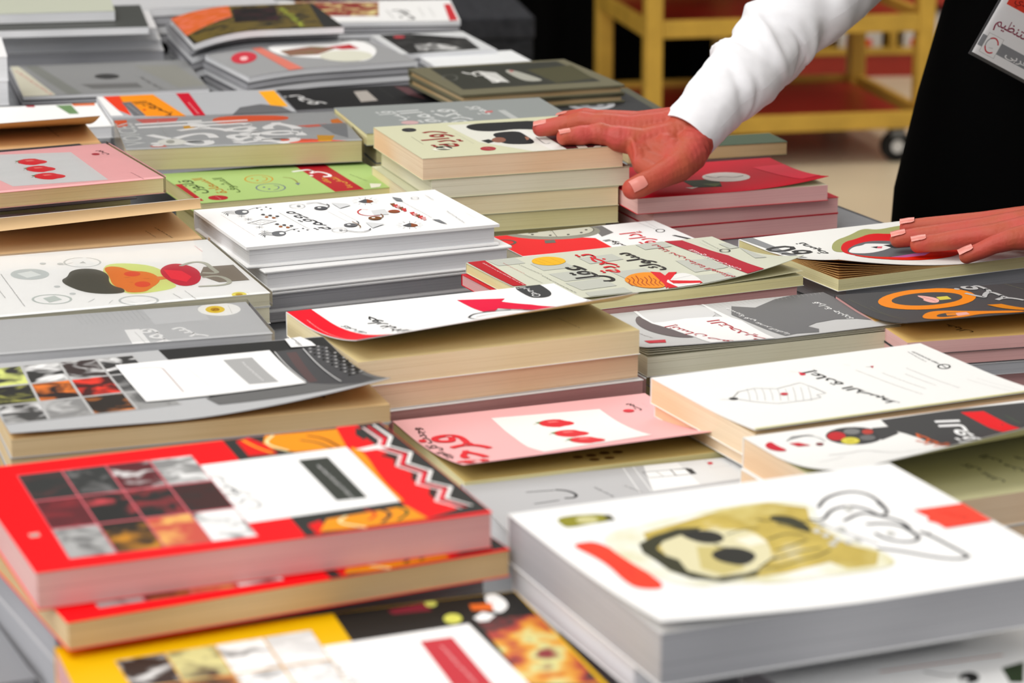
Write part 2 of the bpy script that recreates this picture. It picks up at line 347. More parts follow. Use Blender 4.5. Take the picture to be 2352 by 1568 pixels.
ART = json.loads(r'''{"red":[["p","2f302e",[1465,-67,2472,-57,2431,1720,1395,1862]],
["p","f0940f",[1717,-24,2178,43,2125,410,1784,369,1638,210]],
["p","e01010",[1531,52,1618,-27,1674,179,1682,362,1520,340]],
["s","f0a020",18,[1573,37,1603,196,1661,345],0],
["s","f3e7b0",16,[1766,10,1662,152,1754,339],0],
["s","5a1410",16,[1939,95,2016,182,2044,376],0],
["s","2f302e",14,[1877,162,1957,241,1999,394],0],
["q","f00810",[2145,1,2275,16,2239,274,2263,1118,2268,1638,2070,1720,2029,1410,2079,391]],
["p","f0940f",[2093,351,2144,507,2062,1035,2055,1440,2024,1388,2050,776]],
["p","2f302e",[2252,45,2280,197,2214,309,2202,189]],
["s","3a2420",39,[2216,603,2280,718,2216,822,2292,969,2218,1100,2296,1235,2220,1368,2251,1521],0],
["s","f4f0ee",21,[2363,38,2377,302,2302,455,2381,622,2296,799,2368,975,2285,1144,2368,1281,2279,1448,2360,1613],2],
["s","e81030",21,[2323,55,2337,318,2263,470,2342,637,2258,814,2330,989,2248,1157,2331,1295,2242,1461,2323,1625],2],
["s","f4d0d0",21,[2288,69,2303,332,2230,484,2309,650,2225,826,2297,1001,2216,1169,2299,1306,2210,1472,2292,1636],2],
["p","f4f0ee",[2112,449,2244,413,2311,486,2147,499]],
["p","e01010",[1459,1584,1539,1541,1537,1692,1457,1752]],
["p","f0940f",[1577,1537,2036,1492,2070,1720,1622,1726,1484,1707]],
["s","f3e7b0",16,[1691,1526,1603,1605,1726,1739],0],
["s","2f5020",18,[1982,1470,2026,1586,1913,1694],0],
["s","2f302e",21,[1872,1464,1930,1578,1826,1697],0],
["s","d01818",14,[1812,1459,1853,1554,1774,1637],0],
["p","f6f6f6",[1096,407,2079,391,2029,1410,1052,1448]],
["p","3a3d38",[1748,522,1921,527,1891,1285,1722,1272]],
["z","dcdcdc",1822,648,1815,1254,25],
["t","c9c9c9","دعوى",1275,608,1282,1242,1.3],
["z","d2d2d2",1486,639,1489,1228,11],
["g",[244,198,1227,207,1172,1661,197,1633],4,3,0.045,["h2a2c2c,4a3030","h303232,777","h5a1820,e8e8e8","h888,eee","h5a1a22,7a2028","h1c1c1c,c04048","h202020,902830","h3a1818,222","haaa,333","h241c14,c08018","hc85040,e8b060","hf0f0f0,303030"]],
["p","b8a8a0",[88,1184,143,1177,141,1239,90,1240]]],"yellow":[["p","201f1e",[1429,-16,2451,-126,2392,1360,1391,1010]],
["p","k",[2096,325,2466,366,2384,1339,2050,1222]],
["p","d8d860",[2030,291,2021,311,2008,327,1994,339,1978,344,1964,343,1951,335,1942,321,1937,303,1937,282,1941,260,1950,240,1963,223,1977,212,1993,206,2008,208,2020,216,2029,230,2034,248,2034,269]],
["p","c8c860",[1973,47,1967,59,1959,69,1950,75,1940,78,1930,77,1921,72,1914,63,1910,52,1910,39,1912,25,1918,13,1926,3,1935,-3,1946,-6,1956,-5,1964,0,1971,9,1975,20,1976,33]],
["p","7a2030",[1705,55,1910,13,1921,130,1719,116]],
["p","f0f0f0",[2241,14,2314,-7,2329,182,2244,288,2212,243,2221,122]],
["p","f4f4f4",[2088,300,2158,236,2209,298,2146,365,2100,360]],
["p","e08818",[1693,-63,2445,-138,2442,-68,1995,-3,1721,4]],
["p","e06820",[2127,112,2242,129,2219,234,2115,198]],
["p","f6f6f6",[1065,436,2039,370,2062,1245,1090,906]],
["p","c2303c",[1732,521,1903,517,1897,1187,1711,1122]],
["z","e8c8c8",1813,613,1824,1121,22],
["t","c4c4c4","نداء",1249,571,1298,949,1.2],
["z","cfcfcf",1473,619,1451,958,10],
["g",[246,273,1263,187,1229,1447,284,1435],4,3,0.04,["h2a1c1c,f0f0f0","hd8d090,3a1a1a","hf4f4f4,666","hd8d8d8,f4f4f4","h2a1c1c,b04040","h2a1c14,e08840","hf4f4f4,888","heee,aaa","h333,777","h533,c66","h322,a64","h333,999"]]],"person":[["p","8f8a20",[204,160,328,153,487,200,483,307,333,314,200,328,190,270]],
["p","c9c48a",[400,273,390,289,375,301,358,308,339,310,321,306,306,296,295,282,288,265,287,246,292,228,303,212,317,199,335,192,353,190,371,194,387,204,398,218,405,236,405,254]],
["p","4a4820",[457,210,492,217,483,307,439,304]],
["p","f63c22",[109,596,159,562,259,577,290,847,292,1054,279,1378,134,1337,124,1192,153,958,146,786]],
["s","c02018",4,[186,859,204,979,174,1098],0],
["s","c02018",4,[264,743,268,894,192,1163],0],
["p","v",[279,489,675,406,962,350,1367,338,1569,462,1476,681,1453,1052,1536,1270,1501,1505,1131,1490,804,1499,672,1422,319,1401,268,894]],
["p","w",[527,555,922,431,1080,379,1349,371,1506,516,1426,699,1419,925,1419,1112,1507,1275,1397,1444,1239,1431,1205,1311,948,1367,793,1379,695,1378,457,1268,413,955]],
["p","ddd6ae",[567,684,713,594,941,651,1085,749,1025,1058,840,1290,652,1343,498,1284,471,1090,493,839]],
["p","c9bb78",[690,847,816,899,765,1243,616,1293,559,1162]],
["p","33331c",[433,702,563,614,717,558,842,591,782,661,679,663,566,713,487,800,484,910,516,997,482,1168,559,1308,731,1309,837,1271,767,1358,569,1384,449,1284,400,1135,402,950,395,836]],
["p","20201a",[684,627,828,619,897,701,875,812,789,851,717,792]],
["p","20201a",[710,959,837,908,911,986,911,1103,780,1213,709,1134,685,1059]],
["s","20201a",10,[789,851,797,910,829,923],0],
["s","33331c",9,[904,749,1019,702,1112,722],0],
["p","f0ecd8",[915,829,1042,806,1058,924,941,951]],
["s","4a4622",12,[1171,585,1208,639,1303,609,1353,688,1443,764],0],
["s","4a4622",12,[1231,695,1294,797,1334,890],0],
["s","4a4622",12,[1074,894,1207,837,1286,908],0],
["s","4a4622",12,[848,1275,946,1278,1087,1227,1183,1213,1299,1153],0],
["s","4a4622",12,[952,1173,1122,1115,1269,1104],0],
["s","4a4622",12,[1025,1058,1130,1028,1263,973],0],
["s","4a4622",12,[827,1267,915,1195,996,1137],0],
["p","33331c",[1246,566,1320,577,1375,647,1368,829,1313,881,1287,737,1233,665]],
["s","26262a",16,[1560,539,1684,401,1847,354,1924,435,1909,604,1860,770,1793,781],0],
["s","26262a",16,[1796,775,1786,652,1726,568,1602,596,1482,742,1419,688],0],
["s","26262a",16,[1579,782,1737,691,1793,781,1859,898,1838,1024],0],
["s","26262a",16,[1660,873,1754,893,1822,960,1823,1093,1799,1188,1717,1206,1643,1131,1632,1014],0],
["s","26262a",16,[1864,1080,1881,1174,1888,1314,1898,1514,1813,1521,1727,1450,1619,1304,1525,1221],0],
["s","26262a",16,[1864,1080,1867,1130,1897,1124],0],
["s","26262a",20,[1822,960,1823,1093,1805,1168],0],
["s","26262a",20,[1896,578,1867,746],0],
["s","26262a",15,[1890,1417,1898,1514],0],
["p","c9c9c4",[1349,859,1393,831,1391,891,1351,912]],
["p","c9c9c4",[1358,938,1402,911,1400,970,1360,991]],
["p","c9c9c4",[1377,1020,1421,993,1419,1052,1379,1073]],
["p","c9c9c4",[1413,1072,1457,1046,1455,1104,1415,1124]],
["p","c9c9c4",[1422,774,1466,747,1464,807,1423,829]],
["p","c9c9c4",[1483,876,1528,849,1526,909,1485,930]],
["p","c9c9c4",[1472,1060,1516,1033,1514,1092,1474,1112]],
["p","c9c9c4",[1323,1071,1366,1045,1364,1103,1325,1123]],
["p","c9c9c4",[1675,606,1721,577,1718,640,1676,662]],
["p","c9c9c4",[1683,1035,1727,1008,1725,1067,1684,1088]],
["s","8a8a88",5,[1424,775,1479,913,1538,1087,1566,1173],0],
["q","f63c22",[2008,776,2304,780,2297,1080,2012,1089,2012,1001,1987,948,2022,900]],
["t","a02818","سخرية",2123,852,2211,1006,0.7]],"comic":[["p","f0f0f0",[1219,-221,1452,-179,1425,473,1094,506]],
["p","dedede",[1453,-183,1891,-182,1903,415,1425,473]],
["s","e4e4e4",14,[1148,-214,1084,503],0],
["s","e4e4e4",14,[1080,-217,1008,513],0],
["s","555",6,[1163,129,1472,138,1483,261,1171,250],1],
["s","555",5,[1254,144,1263,255],0],
["s","444",8,[1355,133,1469,148,1476,259,1345,260],1],
["p","3a3a3a",[1448,142,1489,155,1484,254,1446,264]],
["p","c83040",[1663,93,1659,101,1653,108,1647,112,1640,114,1634,114,1629,110,1625,105,1623,98,1624,90,1626,82,1630,74,1636,67,1642,63,1649,61,1655,61,1660,64,1664,70,1665,77,1665,85]],
["s","bbb",3,[1635,18,1772,25,1759,169,1617,178],1],
["s","333436",16,[336,284,516,301],0],
["s","333436",16,[314,515,483,495],0],
["s","333436",18,[524,293,593,332,624,428,585,484,526,465],0],
["z","4a4a4a",773,321,821,526,22],
["z","4a4a4a",963,347,1016,503,16]],"gear":[["q","3d3d3e",[977,23,1561,12,2214,66,2114,582,1476,663,944,872,995,445,967,332,928,237]],
["p","e2000f",[1532,81,1682,118,1660,570,1504,609]],
["t","f4f4f4","العقل",1430,218,1151,1054,0.8],
["t","d8622a","حكاية",1053,369,982,870,0.6],
["z","5f8a48",1754,258,1747,439,10],
["p","38383a",[812,323,775,368,726,402,668,422,610,425,556,409,510,380,477,338,461,287,463,233,483,181,520,135,569,100,626,80,686,77,742,91,789,121,821,164,837,215,834,270]],
["p","c01822",[594,240,577,263,557,282,535,294,513,299,495,296,480,285,472,267,470,245,475,219,487,194,504,170,524,151,546,138,568,133,586,137,601,148,609,166,611,188,605,214]],
["p","cfc23a",[624,359,610,379,591,394,571,403,551,406,532,403,518,392,509,377,505,357,508,335,518,313,532,294,551,279,571,269,591,266,610,270,624,280,634,296,637,316,634,338]],
["p","7a7a7a",[726,189,714,205,698,218,680,226,662,228,646,224,633,215,624,201,621,184,623,166,630,148,643,132,659,119,676,111,695,109,711,113,724,122,733,136,736,153,734,171]],
["p","b83a2e",[799,228,789,242,776,253,763,260,750,262,739,260,730,254,725,243,724,230,727,215,733,200,743,186,756,175,769,168,782,166,793,168,802,174,807,185,809,198,806,213]],
["p","6a6a6a",[747,344,736,358,721,369,705,375,688,376,672,373,660,364,651,352,647,337,649,320,655,304,666,290,681,280,697,273,714,272,730,275,743,284,751,296,755,312,753,328]],
["s","e8e060",6,[603,350,596,360,587,368,576,373,565,375,555,374,545,370,538,364,534,355,532,344,534,333,539,322,546,313,555,305,566,300,577,298,587,298,597,302,604,309,608,318,610,328,608,340],1],
["p","3d3d3e",[830,156,965,175,929,315,760,395]],
["p","9a9a9a",[394,123,423,155,281,112,228,166]],
["p","c80a28",[37,204,112,146,103,247,124,364,56,353,23,287]],
["p","c80a28",[195,235,256,242,300,321,217,311]],
["p","7a1420",[384,331,379,338,372,344,364,347,356,347,348,346,342,341,337,335,335,328,336,320,339,312,344,305,351,299,360,296,368,296,376,297,382,302,386,308,388,315,388,323]],
["s","8a8a8a",4,[201,192,281,112,390,129,429,207,420,286],0],
["s","707070",4,[281,570,408,592,540,566,581,695,645,861,744,814,800,916],0],
["s","aaa",3,[119,733,220,716,337,673],0]],"gear_page":[["t","4a4a32","إلى من",1186,885,1227,1256,0.55],
["t","4a4a32","كل عقل",996,995,1006,1387,0.55],
["t","4a4a32","حر",1348,984,1385,1109,0.6]],"type":[["p","2b2b2b",[1247,-145,2402,22,2432,1677,1341,1502]],
["p","6a6a6a",[1300,1301,2486,1067,2432,1677,1341,1502]],
["g",[52,113,1058,80,1127,1375,-6,1511],4,3,0.07,["hd8e080,333","h333,eee","h3a3030,ccc","h333,f4f4f4","h2a2a28,a0a050","h2a2020,f08030","h401818,e83828","h444,999","h444,f0f0f0","h888,bbb","h2a2420,e88838","h999,666"]],
["p","4a4a4c",[1980,300,2339,238,2358,1546,2239,1620,1989,1263]],
["p","5c4a4a",[2055,347,2125,347,2051,1236,1991,1252]],
["p","2a2a2a",[2214,310,2208,323,2199,327,2194,319,2195,303,2201,289,2210,286,2215,294]],
["p","9a9a9a",[2246,293,2240,307,2232,311,2226,302,2227,287,2234,273,2242,269,2247,278]],
["p","2a2a2a",[2279,277,2272,291,2264,294,2258,286,2259,270,2266,256,2274,253,2280,261]],
["p","9a9a9a",[2311,260,2304,274,2296,278,2291,269,2292,254,2298,240,2307,236,2312,244]],
["p","2a2a2a",[2343,244,2337,257,2328,261,2323,253,2324,237,2331,223,2339,219,2344,228]],
["p","9a9a9a",[2226,383,2220,397,2211,400,2206,392,2207,377,2213,363,2222,359,2227,368]],
["p","2a2a2a",[2258,367,2252,380,2243,384,2238,376,2239,360,2245,347,2254,343,2259,351]],
["p","9a9a9a",[2290,350,2284,364,2275,368,2270,360,2271,344,2277,330,2286,327,2291,335]],
["p","2a2a2a",[2322,334,2316,348,2307,352,2302,343,2303,328,2310,314,2318,310,2323,318]],
["p","9a9a9a",[2355,318,2348,331,2340,335,2334,327,2335,311,2342,297,2350,294,2356,302]],
["p","2a2a2a",[2238,456,2231,470,2223,473,2218,465,2219,450,2225,436,2233,432,2239,441]],
["p","9a9a9a",[2270,440,2263,453,2255,457,2250,449,2250,433,2257,420,2265,416,2271,424]],
["p","2a2a2a",[2302,424,2295,437,2287,441,2282,433,2282,417,2289,404,2297,400,2303,408]],
["p","9a9a9a",[2334,407,2327,421,2319,425,2314,417,2315,401,2321,387,2330,384,2335,392]],
["p","2a2a2a",[2366,391,2359,405,2351,409,2346,400,2347,385,2353,371,2362,367,2367,376]],
["p","9a9a9a",[2249,531,2242,545,2234,549,2229,541,2230,524,2236,510,2245,506,2250,515]],
["p","2a2a2a",[2281,514,2274,529,2266,532,2261,524,2262,508,2268,494,2277,490,2282,498]],
["p","9a9a9a",[2313,498,2306,512,2298,516,2293,507,2294,491,2300,477,2309,473,2314,482]],
["p","2a2a2a",[2345,481,2338,495,2330,499,2325,490,2326,474,2333,460,2341,457,2346,465]],
["p","9a9a9a",[2377,464,2371,478,2362,482,2357,473,2358,458,2365,444,2373,440,2378,449]],
["p","2a2a2a",[2259,609,2252,624,2243,628,2238,619,2240,602,2247,588,2255,584,2260,593]],
["p","9a9a9a",[2291,592,2284,607,2275,611,2271,602,2272,585,2279,570,2287,566,2292,575]],
["p","2a2a2a",[2323,575,2316,590,2308,594,2303,585,2304,568,2311,553,2319,549,2324,558]],
["p","9a9a9a",[2355,558,2348,572,2340,576,2335,567,2336,551,2343,536,2351,532,2356,541]],
["p","2a2a2a",[2387,541,2381,555,2372,559,2367,550,2368,534,2375,519,2384,515,2389,524]],
["p","9a9a9a",[2267,692,2260,707,2252,711,2247,701,2249,684,2256,668,2264,664,2269,674]],
["p","2a2a2a",[2299,674,2292,689,2284,694,2279,684,2281,666,2288,651,2296,647,2301,656]],
["p","9a9a9a",[2332,656,2325,672,2316,676,2311,666,2313,649,2320,633,2328,629,2333,639]],
["p","2a2a2a",[2364,638,2357,654,2349,658,2344,648,2345,631,2352,616,2361,612,2366,621]],
["p","9a9a9a",[2396,621,2389,636,2381,640,2376,631,2378,613,2385,598,2393,594,2398,603]],
["p","2a2a2a",[2275,778,2267,795,2259,799,2255,788,2256,770,2263,754,2272,750,2276,760]],
["p","9a9a9a",[2307,760,2300,777,2291,781,2287,770,2288,752,2296,736,2304,732,2309,742]],
["p","2a2a2a",[2339,742,2332,758,2323,763,2319,752,2321,734,2328,718,2336,714,2341,724]],
["p","9a9a9a",[2371,724,2364,740,2356,744,2351,734,2353,716,2360,700,2369,696,2373,706]],
["p","2a2a2a",[2404,706,2397,722,2388,726,2383,716,2385,698,2393,682,2401,677,2406,687]],
["p","9a9a9a",[2280,871,2273,889,2264,893,2260,881,2262,861,2270,844,2278,840,2282,851]],
["p","2a2a2a",[2312,853,2305,870,2296,875,2292,863,2294,843,2302,826,2310,822,2314,833]],
["p","9a9a9a",[2345,835,2337,852,2329,856,2324,845,2327,824,2334,808,2342,803,2347,814]],
["p","2a2a2a",[2377,816,2369,833,2361,838,2357,826,2359,806,2366,789,2375,785,2379,796]],
["p","9a9a9a",[2410,797,2402,815,2393,818,2389,808,2391,788,2399,771,2407,766,2412,776]],
["p","2a2a2a",[2284,971,2276,989,2268,993,2264,981,2266,960,2274,942,2282,938,2286,950]],
["p","9a9a9a",[2316,953,2308,971,2300,975,2296,963,2298,942,2306,924,2314,919,2318,932]],
["p","2a2a2a",[2348,935,2340,953,2332,957,2328,945,2330,923,2338,905,2346,901,2350,913]],
["p","9a9a9a",[2380,915,2372,934,2364,939,2360,926,2363,905,2370,887,2379,882,2383,894]],
["p","2a2a2a",[2413,896,2405,915,2396,920,2392,907,2395,886,2403,868,2411,862,2416,874]],
["p","9a9a9a",[2285,1080,2277,1099,2268,1103,2265,1089,2268,1066,2276,1047,2284,1043,2288,1056]],
["p","2a2a2a",[2316,1062,2308,1082,2300,1085,2296,1072,2300,1048,2308,1029,2316,1025,2320,1039]],
["p","9a9a9a",[2348,1044,2340,1064,2332,1068,2328,1054,2332,1030,2340,1011,2348,1007,2352,1020]],
["p","2a2a2a",[2380,1025,2372,1045,2364,1049,2360,1035,2364,1012,2372,993,2380,988,2384,1002]],
["p","9a9a9a",[2413,1004,2405,1026,2396,1031,2393,1017,2396,993,2404,973,2413,967,2417,980]],
["p","2a2a2a",[2282,1200,2274,1220,2266,1224,2263,1208,2267,1183,2275,1163,2283,1159,2286,1174]],
["p","9a9a9a",[2314,1183,2305,1204,2297,1208,2294,1192,2298,1166,2306,1146,2314,1142,2318,1157]],
["p","2a2a2a",[2345,1166,2337,1187,2328,1191,2326,1175,2329,1149,2338,1128,2346,1124,2349,1140]],
["p","9a9a9a",[2377,1148,2368,1170,2360,1174,2357,1158,2361,1131,2370,1110,2378,1106,2381,1122]],
["p","2a2a2a",[2410,1127,2400,1152,2392,1156,2389,1140,2393,1113,2402,1091,2411,1085,2414,1100]],
["s","c8c8c8",6,[1980,322,1973,685,1973,1236],0],
["s","c0c0c0",9,[2183,299,2167,1129,2155,1435],0],
["p","f4f4f4",[2121,28,2240,-25,2279,149,2285,265,2113,254]],
["t","333","صحافة",2181,25,2199,237,0.5],
["p","f6f6f6",[895,325,1955,282,1962,1286,923,1270]],
["p","a9a9a9",[1602,423,1802,421,1816,1145,1625,1117]],
["z","e8e8e8",1714,512,1729,1055,20],
["s","b0a09c",7,[967,449,1174,457,1183,587,1193,1132],0],
["s","c0b0aa",5,[1090,623,1167,582],0],
["z","b4aca8",1332,537,1383,1074,12]],"type_page":[["s","4a3020",9,[2015,1329,2037,1477,2046,1400],0]],"pink":[["q","f6f6f4",[640,182,1405,246,1391,1162,578,1314,576,1025,612,691]],
["p","e02535",[1117,499,1100,520,1072,533,1037,536,988,553,950,535,918,508,897,475,889,440,894,408,912,381,942,363,980,355,1021,359,1060,374,1085,417,1109,443,1120,472]],
["p","f07070",[958,391,1017,394,1039,431,967,428]],
["p","6a8a3a",[936,367,889,414,879,378,896,384]],
["s","5a7a34",4,[851,424,894,408,896,450],0],
["p","e02535",[1090,820,1071,845,1043,860,1009,862,961,880,927,856,901,821,884,779,880,736,888,698,908,666,938,646,974,639,1013,645,1049,664,1069,717,1089,751,1096,787]],
["p","f07070",[951,676,1009,679,1025,729,955,724]],
["p","6a8a3a",[935,646,882,706,877,658,893,667]],
["s","5a7a34",4,[844,719,888,698,884,754],0],
["p","e02535",[1073,1137,1052,1169,1023,1185,990,1183,942,1200,914,1164,893,1115,881,1061,880,1009,891,963,913,928,944,907,980,901,1017,911,1051,938,1065,1004,1080,1048,1083,1095]],
["p","f07070",[958,939,1014,945,1023,1009,956,1001]],
["p","6a8a3a",[944,898,885,973,886,913,900,924]],
["s","5a7a34",4,[846,989,891,963,881,1036],0],
["t","e21c2e","فرحة",330,442,202,1473,1.15],
["t","3a2426","وجدت كل الورد",111,216,36,1114,0.62],
["t","2a2426","بيت",1642,200,1673,370,0.7],
["p","d83040",[1609,371,1603,380,1594,387,1583,392,1571,392,1559,390,1549,384,1541,375,1536,365,1535,354,1537,343,1544,334,1553,327,1564,322,1576,322,1588,324,1598,330,1606,339,1611,349,1612,360]],
["z","c88a8c",1727,220,1732,320,5],
["p","f05060",[-76,1180,-83,1195,-91,1206,-100,1213,-108,1215,-116,1212,-122,1203,-126,1190,-127,1175,-125,1158,-121,1141,-114,1127,-106,1116,-97,1109,-89,1107,-81,1111,-75,1119,-71,1131,-70,1146,-71,1163]]],"pink_page":[["p","6a4a20",[897,1186,881,1202,857,1204,835,1192,827,1171,835,1151,856,1141,881,1146,897,1164]],
["p","6a4a20",[991,1184,975,1200,950,1202,929,1190,920,1169,929,1149,950,1139,975,1144,991,1162]],
["p","6a4a20",[1092,1166,1076,1182,1051,1184,1030,1172,1021,1151,1030,1130,1052,1120,1076,1126,1092,1144]],
["p","6a4a20",[1180,1181,1163,1196,1139,1199,1117,1186,1109,1165,1118,1145,1139,1135,1164,1140,1180,1158]],
["p","6a4a20",[976,1273,961,1289,936,1291,915,1279,906,1258,915,1238,936,1228,961,1234,976,1252]],
["p","6a4a20",[1080,1276,1064,1291,1040,1294,1018,1281,1010,1260,1018,1240,1040,1231,1064,1236,1080,1254]]],"pink2":[["p","d9dadb",[674,-11,1701,265,1651,1557,852,1485]],
["p","e03038",[1394,601,1377,633,1348,655,1310,664,1259,692,1219,673,1185,639,1163,593,1154,542,1160,491,1180,446,1211,414,1251,397,1294,399,1335,418,1361,483,1386,521,1397,562]],
["p","f08078",[1231,461,1290,457,1310,511,1239,516]],
["p","5a7a40",[1208,413,1155,489,1144,446,1168,444]],
["s","5a6a44",4,[1124,537,1160,491,1153,575],0],
["p","e03038",[1374,934,1358,965,1329,986,1292,994,1242,1021,1202,1002,1168,969,1146,924,1137,874,1143,825,1163,781,1194,750,1233,734,1276,735,1316,754,1341,818,1366,855,1377,896]],
["p","f08078",[1213,796,1271,793,1291,845,1221,849]],
["p","5a7a40",[1191,749,1139,823,1128,781,1151,779]],
["s","5a6a44",4,[1108,869,1143,825,1136,907],0],
["p","e03038",[1366,1268,1348,1300,1318,1321,1280,1328,1227,1355,1185,1336,1151,1301,1127,1256,1117,1205,1123,1154,1144,1111,1176,1079,1217,1063,1262,1066,1304,1086,1331,1151,1356,1189,1369,1230]],
["p","f08078",[1200,1130,1257,1127,1276,1178,1208,1182]],
["p","5a7a40",[1171,1081,1119,1152,1108,1111,1131,1110]],
["s","5a6a44",4,[1089,1198,1123,1154,1117,1235],0],
["t","5a3a3a","بيت",1946,296,1988,511,0.7],
["p","b83844",[1907,466,1901,479,1892,490,1882,496,1871,498,1860,496,1850,489,1843,478,1839,465,1838,450,1840,435,1846,422,1855,411,1865,405,1876,402,1887,405,1897,412,1904,423,1908,436,1909,451]],
["z","8a6468",1913,1352,1927,1687,16]],"reset":[["t","1f1f20","إعادة الضبط",1066,289,1174,1249,0.62],
["p","d81838",[991,355,985,364,977,372,969,377,961,379,954,378,949,374,947,367,947,358,950,348,954,338,961,328,969,321,977,315,985,313,992,314,997,318,999,325,999,334,996,344]],
["p","d81838",[972,292,987,334,977,384,955,343]],
["s","777",3,[925,261,971,305],0],
["p","c01838",[1490,372,1516,374,1479,422]],
["s","444",5,[1456,375,1492,391],0],
["s","bbb",3,[1347,260,1370,308],0],
["z","3a3a3a",1349,418,1421,1123,10],
["z","3a3a3a",1474,548,1522,1008,10],
["z","3a3a3a",1602,638,1629,964,10],
["z","3a3a3a",1686,516,1730,1099,10],
["z","222",1924,165,1898,428,15],
["t","333","ABJD BOOKSHOP",1966,174,1956,524,0.6],
["s","222",10,[1981,605,1971,617,1959,627,1946,634,1932,637,1919,636,1909,631,1901,623,1897,612,1896,599,1900,585,1907,571,1917,559,1929,549,1943,542,1956,539,1969,540,1979,545,1987,553,1992,564,1992,577,1988,591],1],
["s","222",8,[1950,554,1939,623],0],
["z","555",1900,933,1972,1445,7],
["z","666",1974,941,2032,1378,5],
["s","8a8a8a",4,[165,661,244,676,365,547,509,517,632,590,848,526,871,682,874,816,799,825,792,891,687,908,466,899,350,798,290,705,242,679],0],
["s","b9b9b9",3,[449,511,405,621,334,760],0],
["s","b9b9b9",3,[495,532,451,642,379,781],0],
["s","b9b9b9",3,[541,553,497,663,424,802],0],
["s","b9b9b9",3,[587,575,543,684,470,824],0],
["s","b9b9b9",3,[634,596,589,705,515,846],0],
["s","b9b9b9",3,[680,617,635,726,560,868],0],
["s","b9b9b9",3,[750,596,681,747,604,890],0],
["s","b9b9b9",3,[797,618,726,768,649,912],0],
["s","b9b9b9",3,[843,639,772,790,694,935],0],
["p","2a2a2a",[287,687,282,694,274,699,265,701,256,701,246,698,238,693,232,686,229,678,229,670,232,662,237,655,245,650,254,648,263,648,273,651,281,656,287,663,290,671,290,679]],
["p","c8283c",[640,728,633,736,626,742,617,746,608,746,600,744,593,740,589,733,587,724,588,715,592,706,598,698,605,692,614,689,623,688,631,690,638,695,642,702,644,710,643,719]],
["p","d6ce1c",[0,1398,2130,1398,2130,1420,0,1420]]],"wrap":[["p","cacbcd",[1317,-127,1736,-160,1749,435,1349,465]],
["p","f4f4f2",[2020,211,2001,266,1969,311,1928,341,1881,354,1833,349,1789,326,1753,288,1727,237,1716,179,1719,119,1737,63,1769,17,1810,-14,1857,-28,1906,-23,1951,0,1988,40,2013,92,2024,151]],
["p","e8c83a",[1908,180,1898,212,1883,238,1863,256,1841,265,1820,263,1800,252,1784,232,1773,204,1769,172,1772,139,1781,108,1796,81,1816,63,1838,53,1860,55,1880,66,1896,87,1907,115,1911,147]],
["p","c09018",[1872,170,1868,185,1860,198,1851,208,1840,212,1830,212,1820,206,1812,196,1807,182,1806,166,1807,150,1812,134,1819,121,1829,111,1839,107,1850,107,1859,113,1867,123,1872,137,1874,153]],
["s","6a4a10",5,[1814,191,1849,135,1864,183],0],
["z","999",1954,67,1937,299,6],
["t","f2f2f2","سر",1516,573,1614,899,1.1],
["t","f2f2f2","قمر",1325,552,1362,1022,1.1],
["p","f0f0f0",[1113,543,1219,546,1232,964,1107,979]],
["z","555",1175,618,1196,935,9],
["s","b0b2b4",3,[832,-58,853,314],0],
["s","b0b2b4",3,[869,-59,890,313],0],
["s","b0b2b4",3,[907,-60,927,312],0],
["s","b0b2b4",3,[945,-61,964,311],0],
["s","b0b2b4",3,[983,-62,1002,311],0],
["s","b0b2b4",3,[1021,-63,1039,310],0],
["s","b0b2b4",3,[1059,-64,1076,309],0],
["s","b0b2b4",3,[1097,-65,1114,308],0],
["s","b0b2b4",3,[1135,-66,1151,308],0],
["s","b0b2b4",3,[1173,-67,1189,307],0],
["s","b0b2b4",3,[1211,-68,1226,306],0],
["s","b0b2b4",3,[1250,-69,1264,305],0],
["s","b0b2b4",3,[1288,-70,1301,305],0],
["s","b0b2b4",3,[1326,-71,1339,304],0]],"clock":[["q","ee0022",[0,0,190,0,190,600,200,1100,240,1340,270,1480,0,1480]],
["z","f8d0d0",61,279,15,1179,14],
["t","262626","حوار بن جزيرة",524,370,430,1371,0.7],
["t","262626","كتاب لوك",252,558,249,1005,0.8],
["z","b4b4b4",808,288,673,1563,6],
["z","b4b4b4",888,364,886,937,6],
["q","e4003c",[1256,182,1594,282,1534,353,1682,558,1821,1065,1602,1089,1529,725,1420,555,1338,683,1274,622]],
["s","55565a",16,[1069,848,1153,699,1245,658,1370,670,1520,745,1555,1079],0],
["s","55565a",7,[1069,848,1022,1132,1172,1133,1336,1164],0],
["s","3a3a3c",14,[1264,644,1396,609,1470,680],0],
["s","8a8a8c",6,[1114,878,1227,794,1339,803,1405,950],0],
["p","3a3b3c",[1791,-83,1998,-88,2003,83,1980,278,1908,366,1823,361,1772,312]],
["t","d8d8d8","أبجد",1867,23,1864,271,0.5],
["s","d8d8d8",6,[1869,295,1864,305,1856,313,1848,319,1840,321,1832,321,1825,318,1819,312,1816,304,1815,294,1816,284,1820,273,1825,263,1833,255,1841,249,1849,246,1857,246,1864,249,1870,255,1873,263,1874,273,1873,284],1],
["p","d8d8d8",[1835,1051,2481,628,2511,608,1965,1064,1757,1089]]],"clock_page":[["z","4a3a1a",1726,924,1750,1238,12]],"human":[["q","6f6f71",[1210,137,1360,243,1617,67,1799,-98,1980,-161,2096,-149,2152,516,2082,1276,2024,1026,1905,855,1755,803,1567,846,1453,928,1473,1066,1407,1191,1247,1146,1136,1182,1126,706,1097,366]],
["s","b2b2b2",2,[1075,-150,1073,151],0],
["s","b2b2b2",2,[1113,-153,1110,148],0],
["s","b2b2b2",2,[1151,-157,1147,144],0],
["s","b2b2b2",2,[1189,-161,1185,141],0],
["s","b2b2b2",2,[1227,-165,1222,137],0],
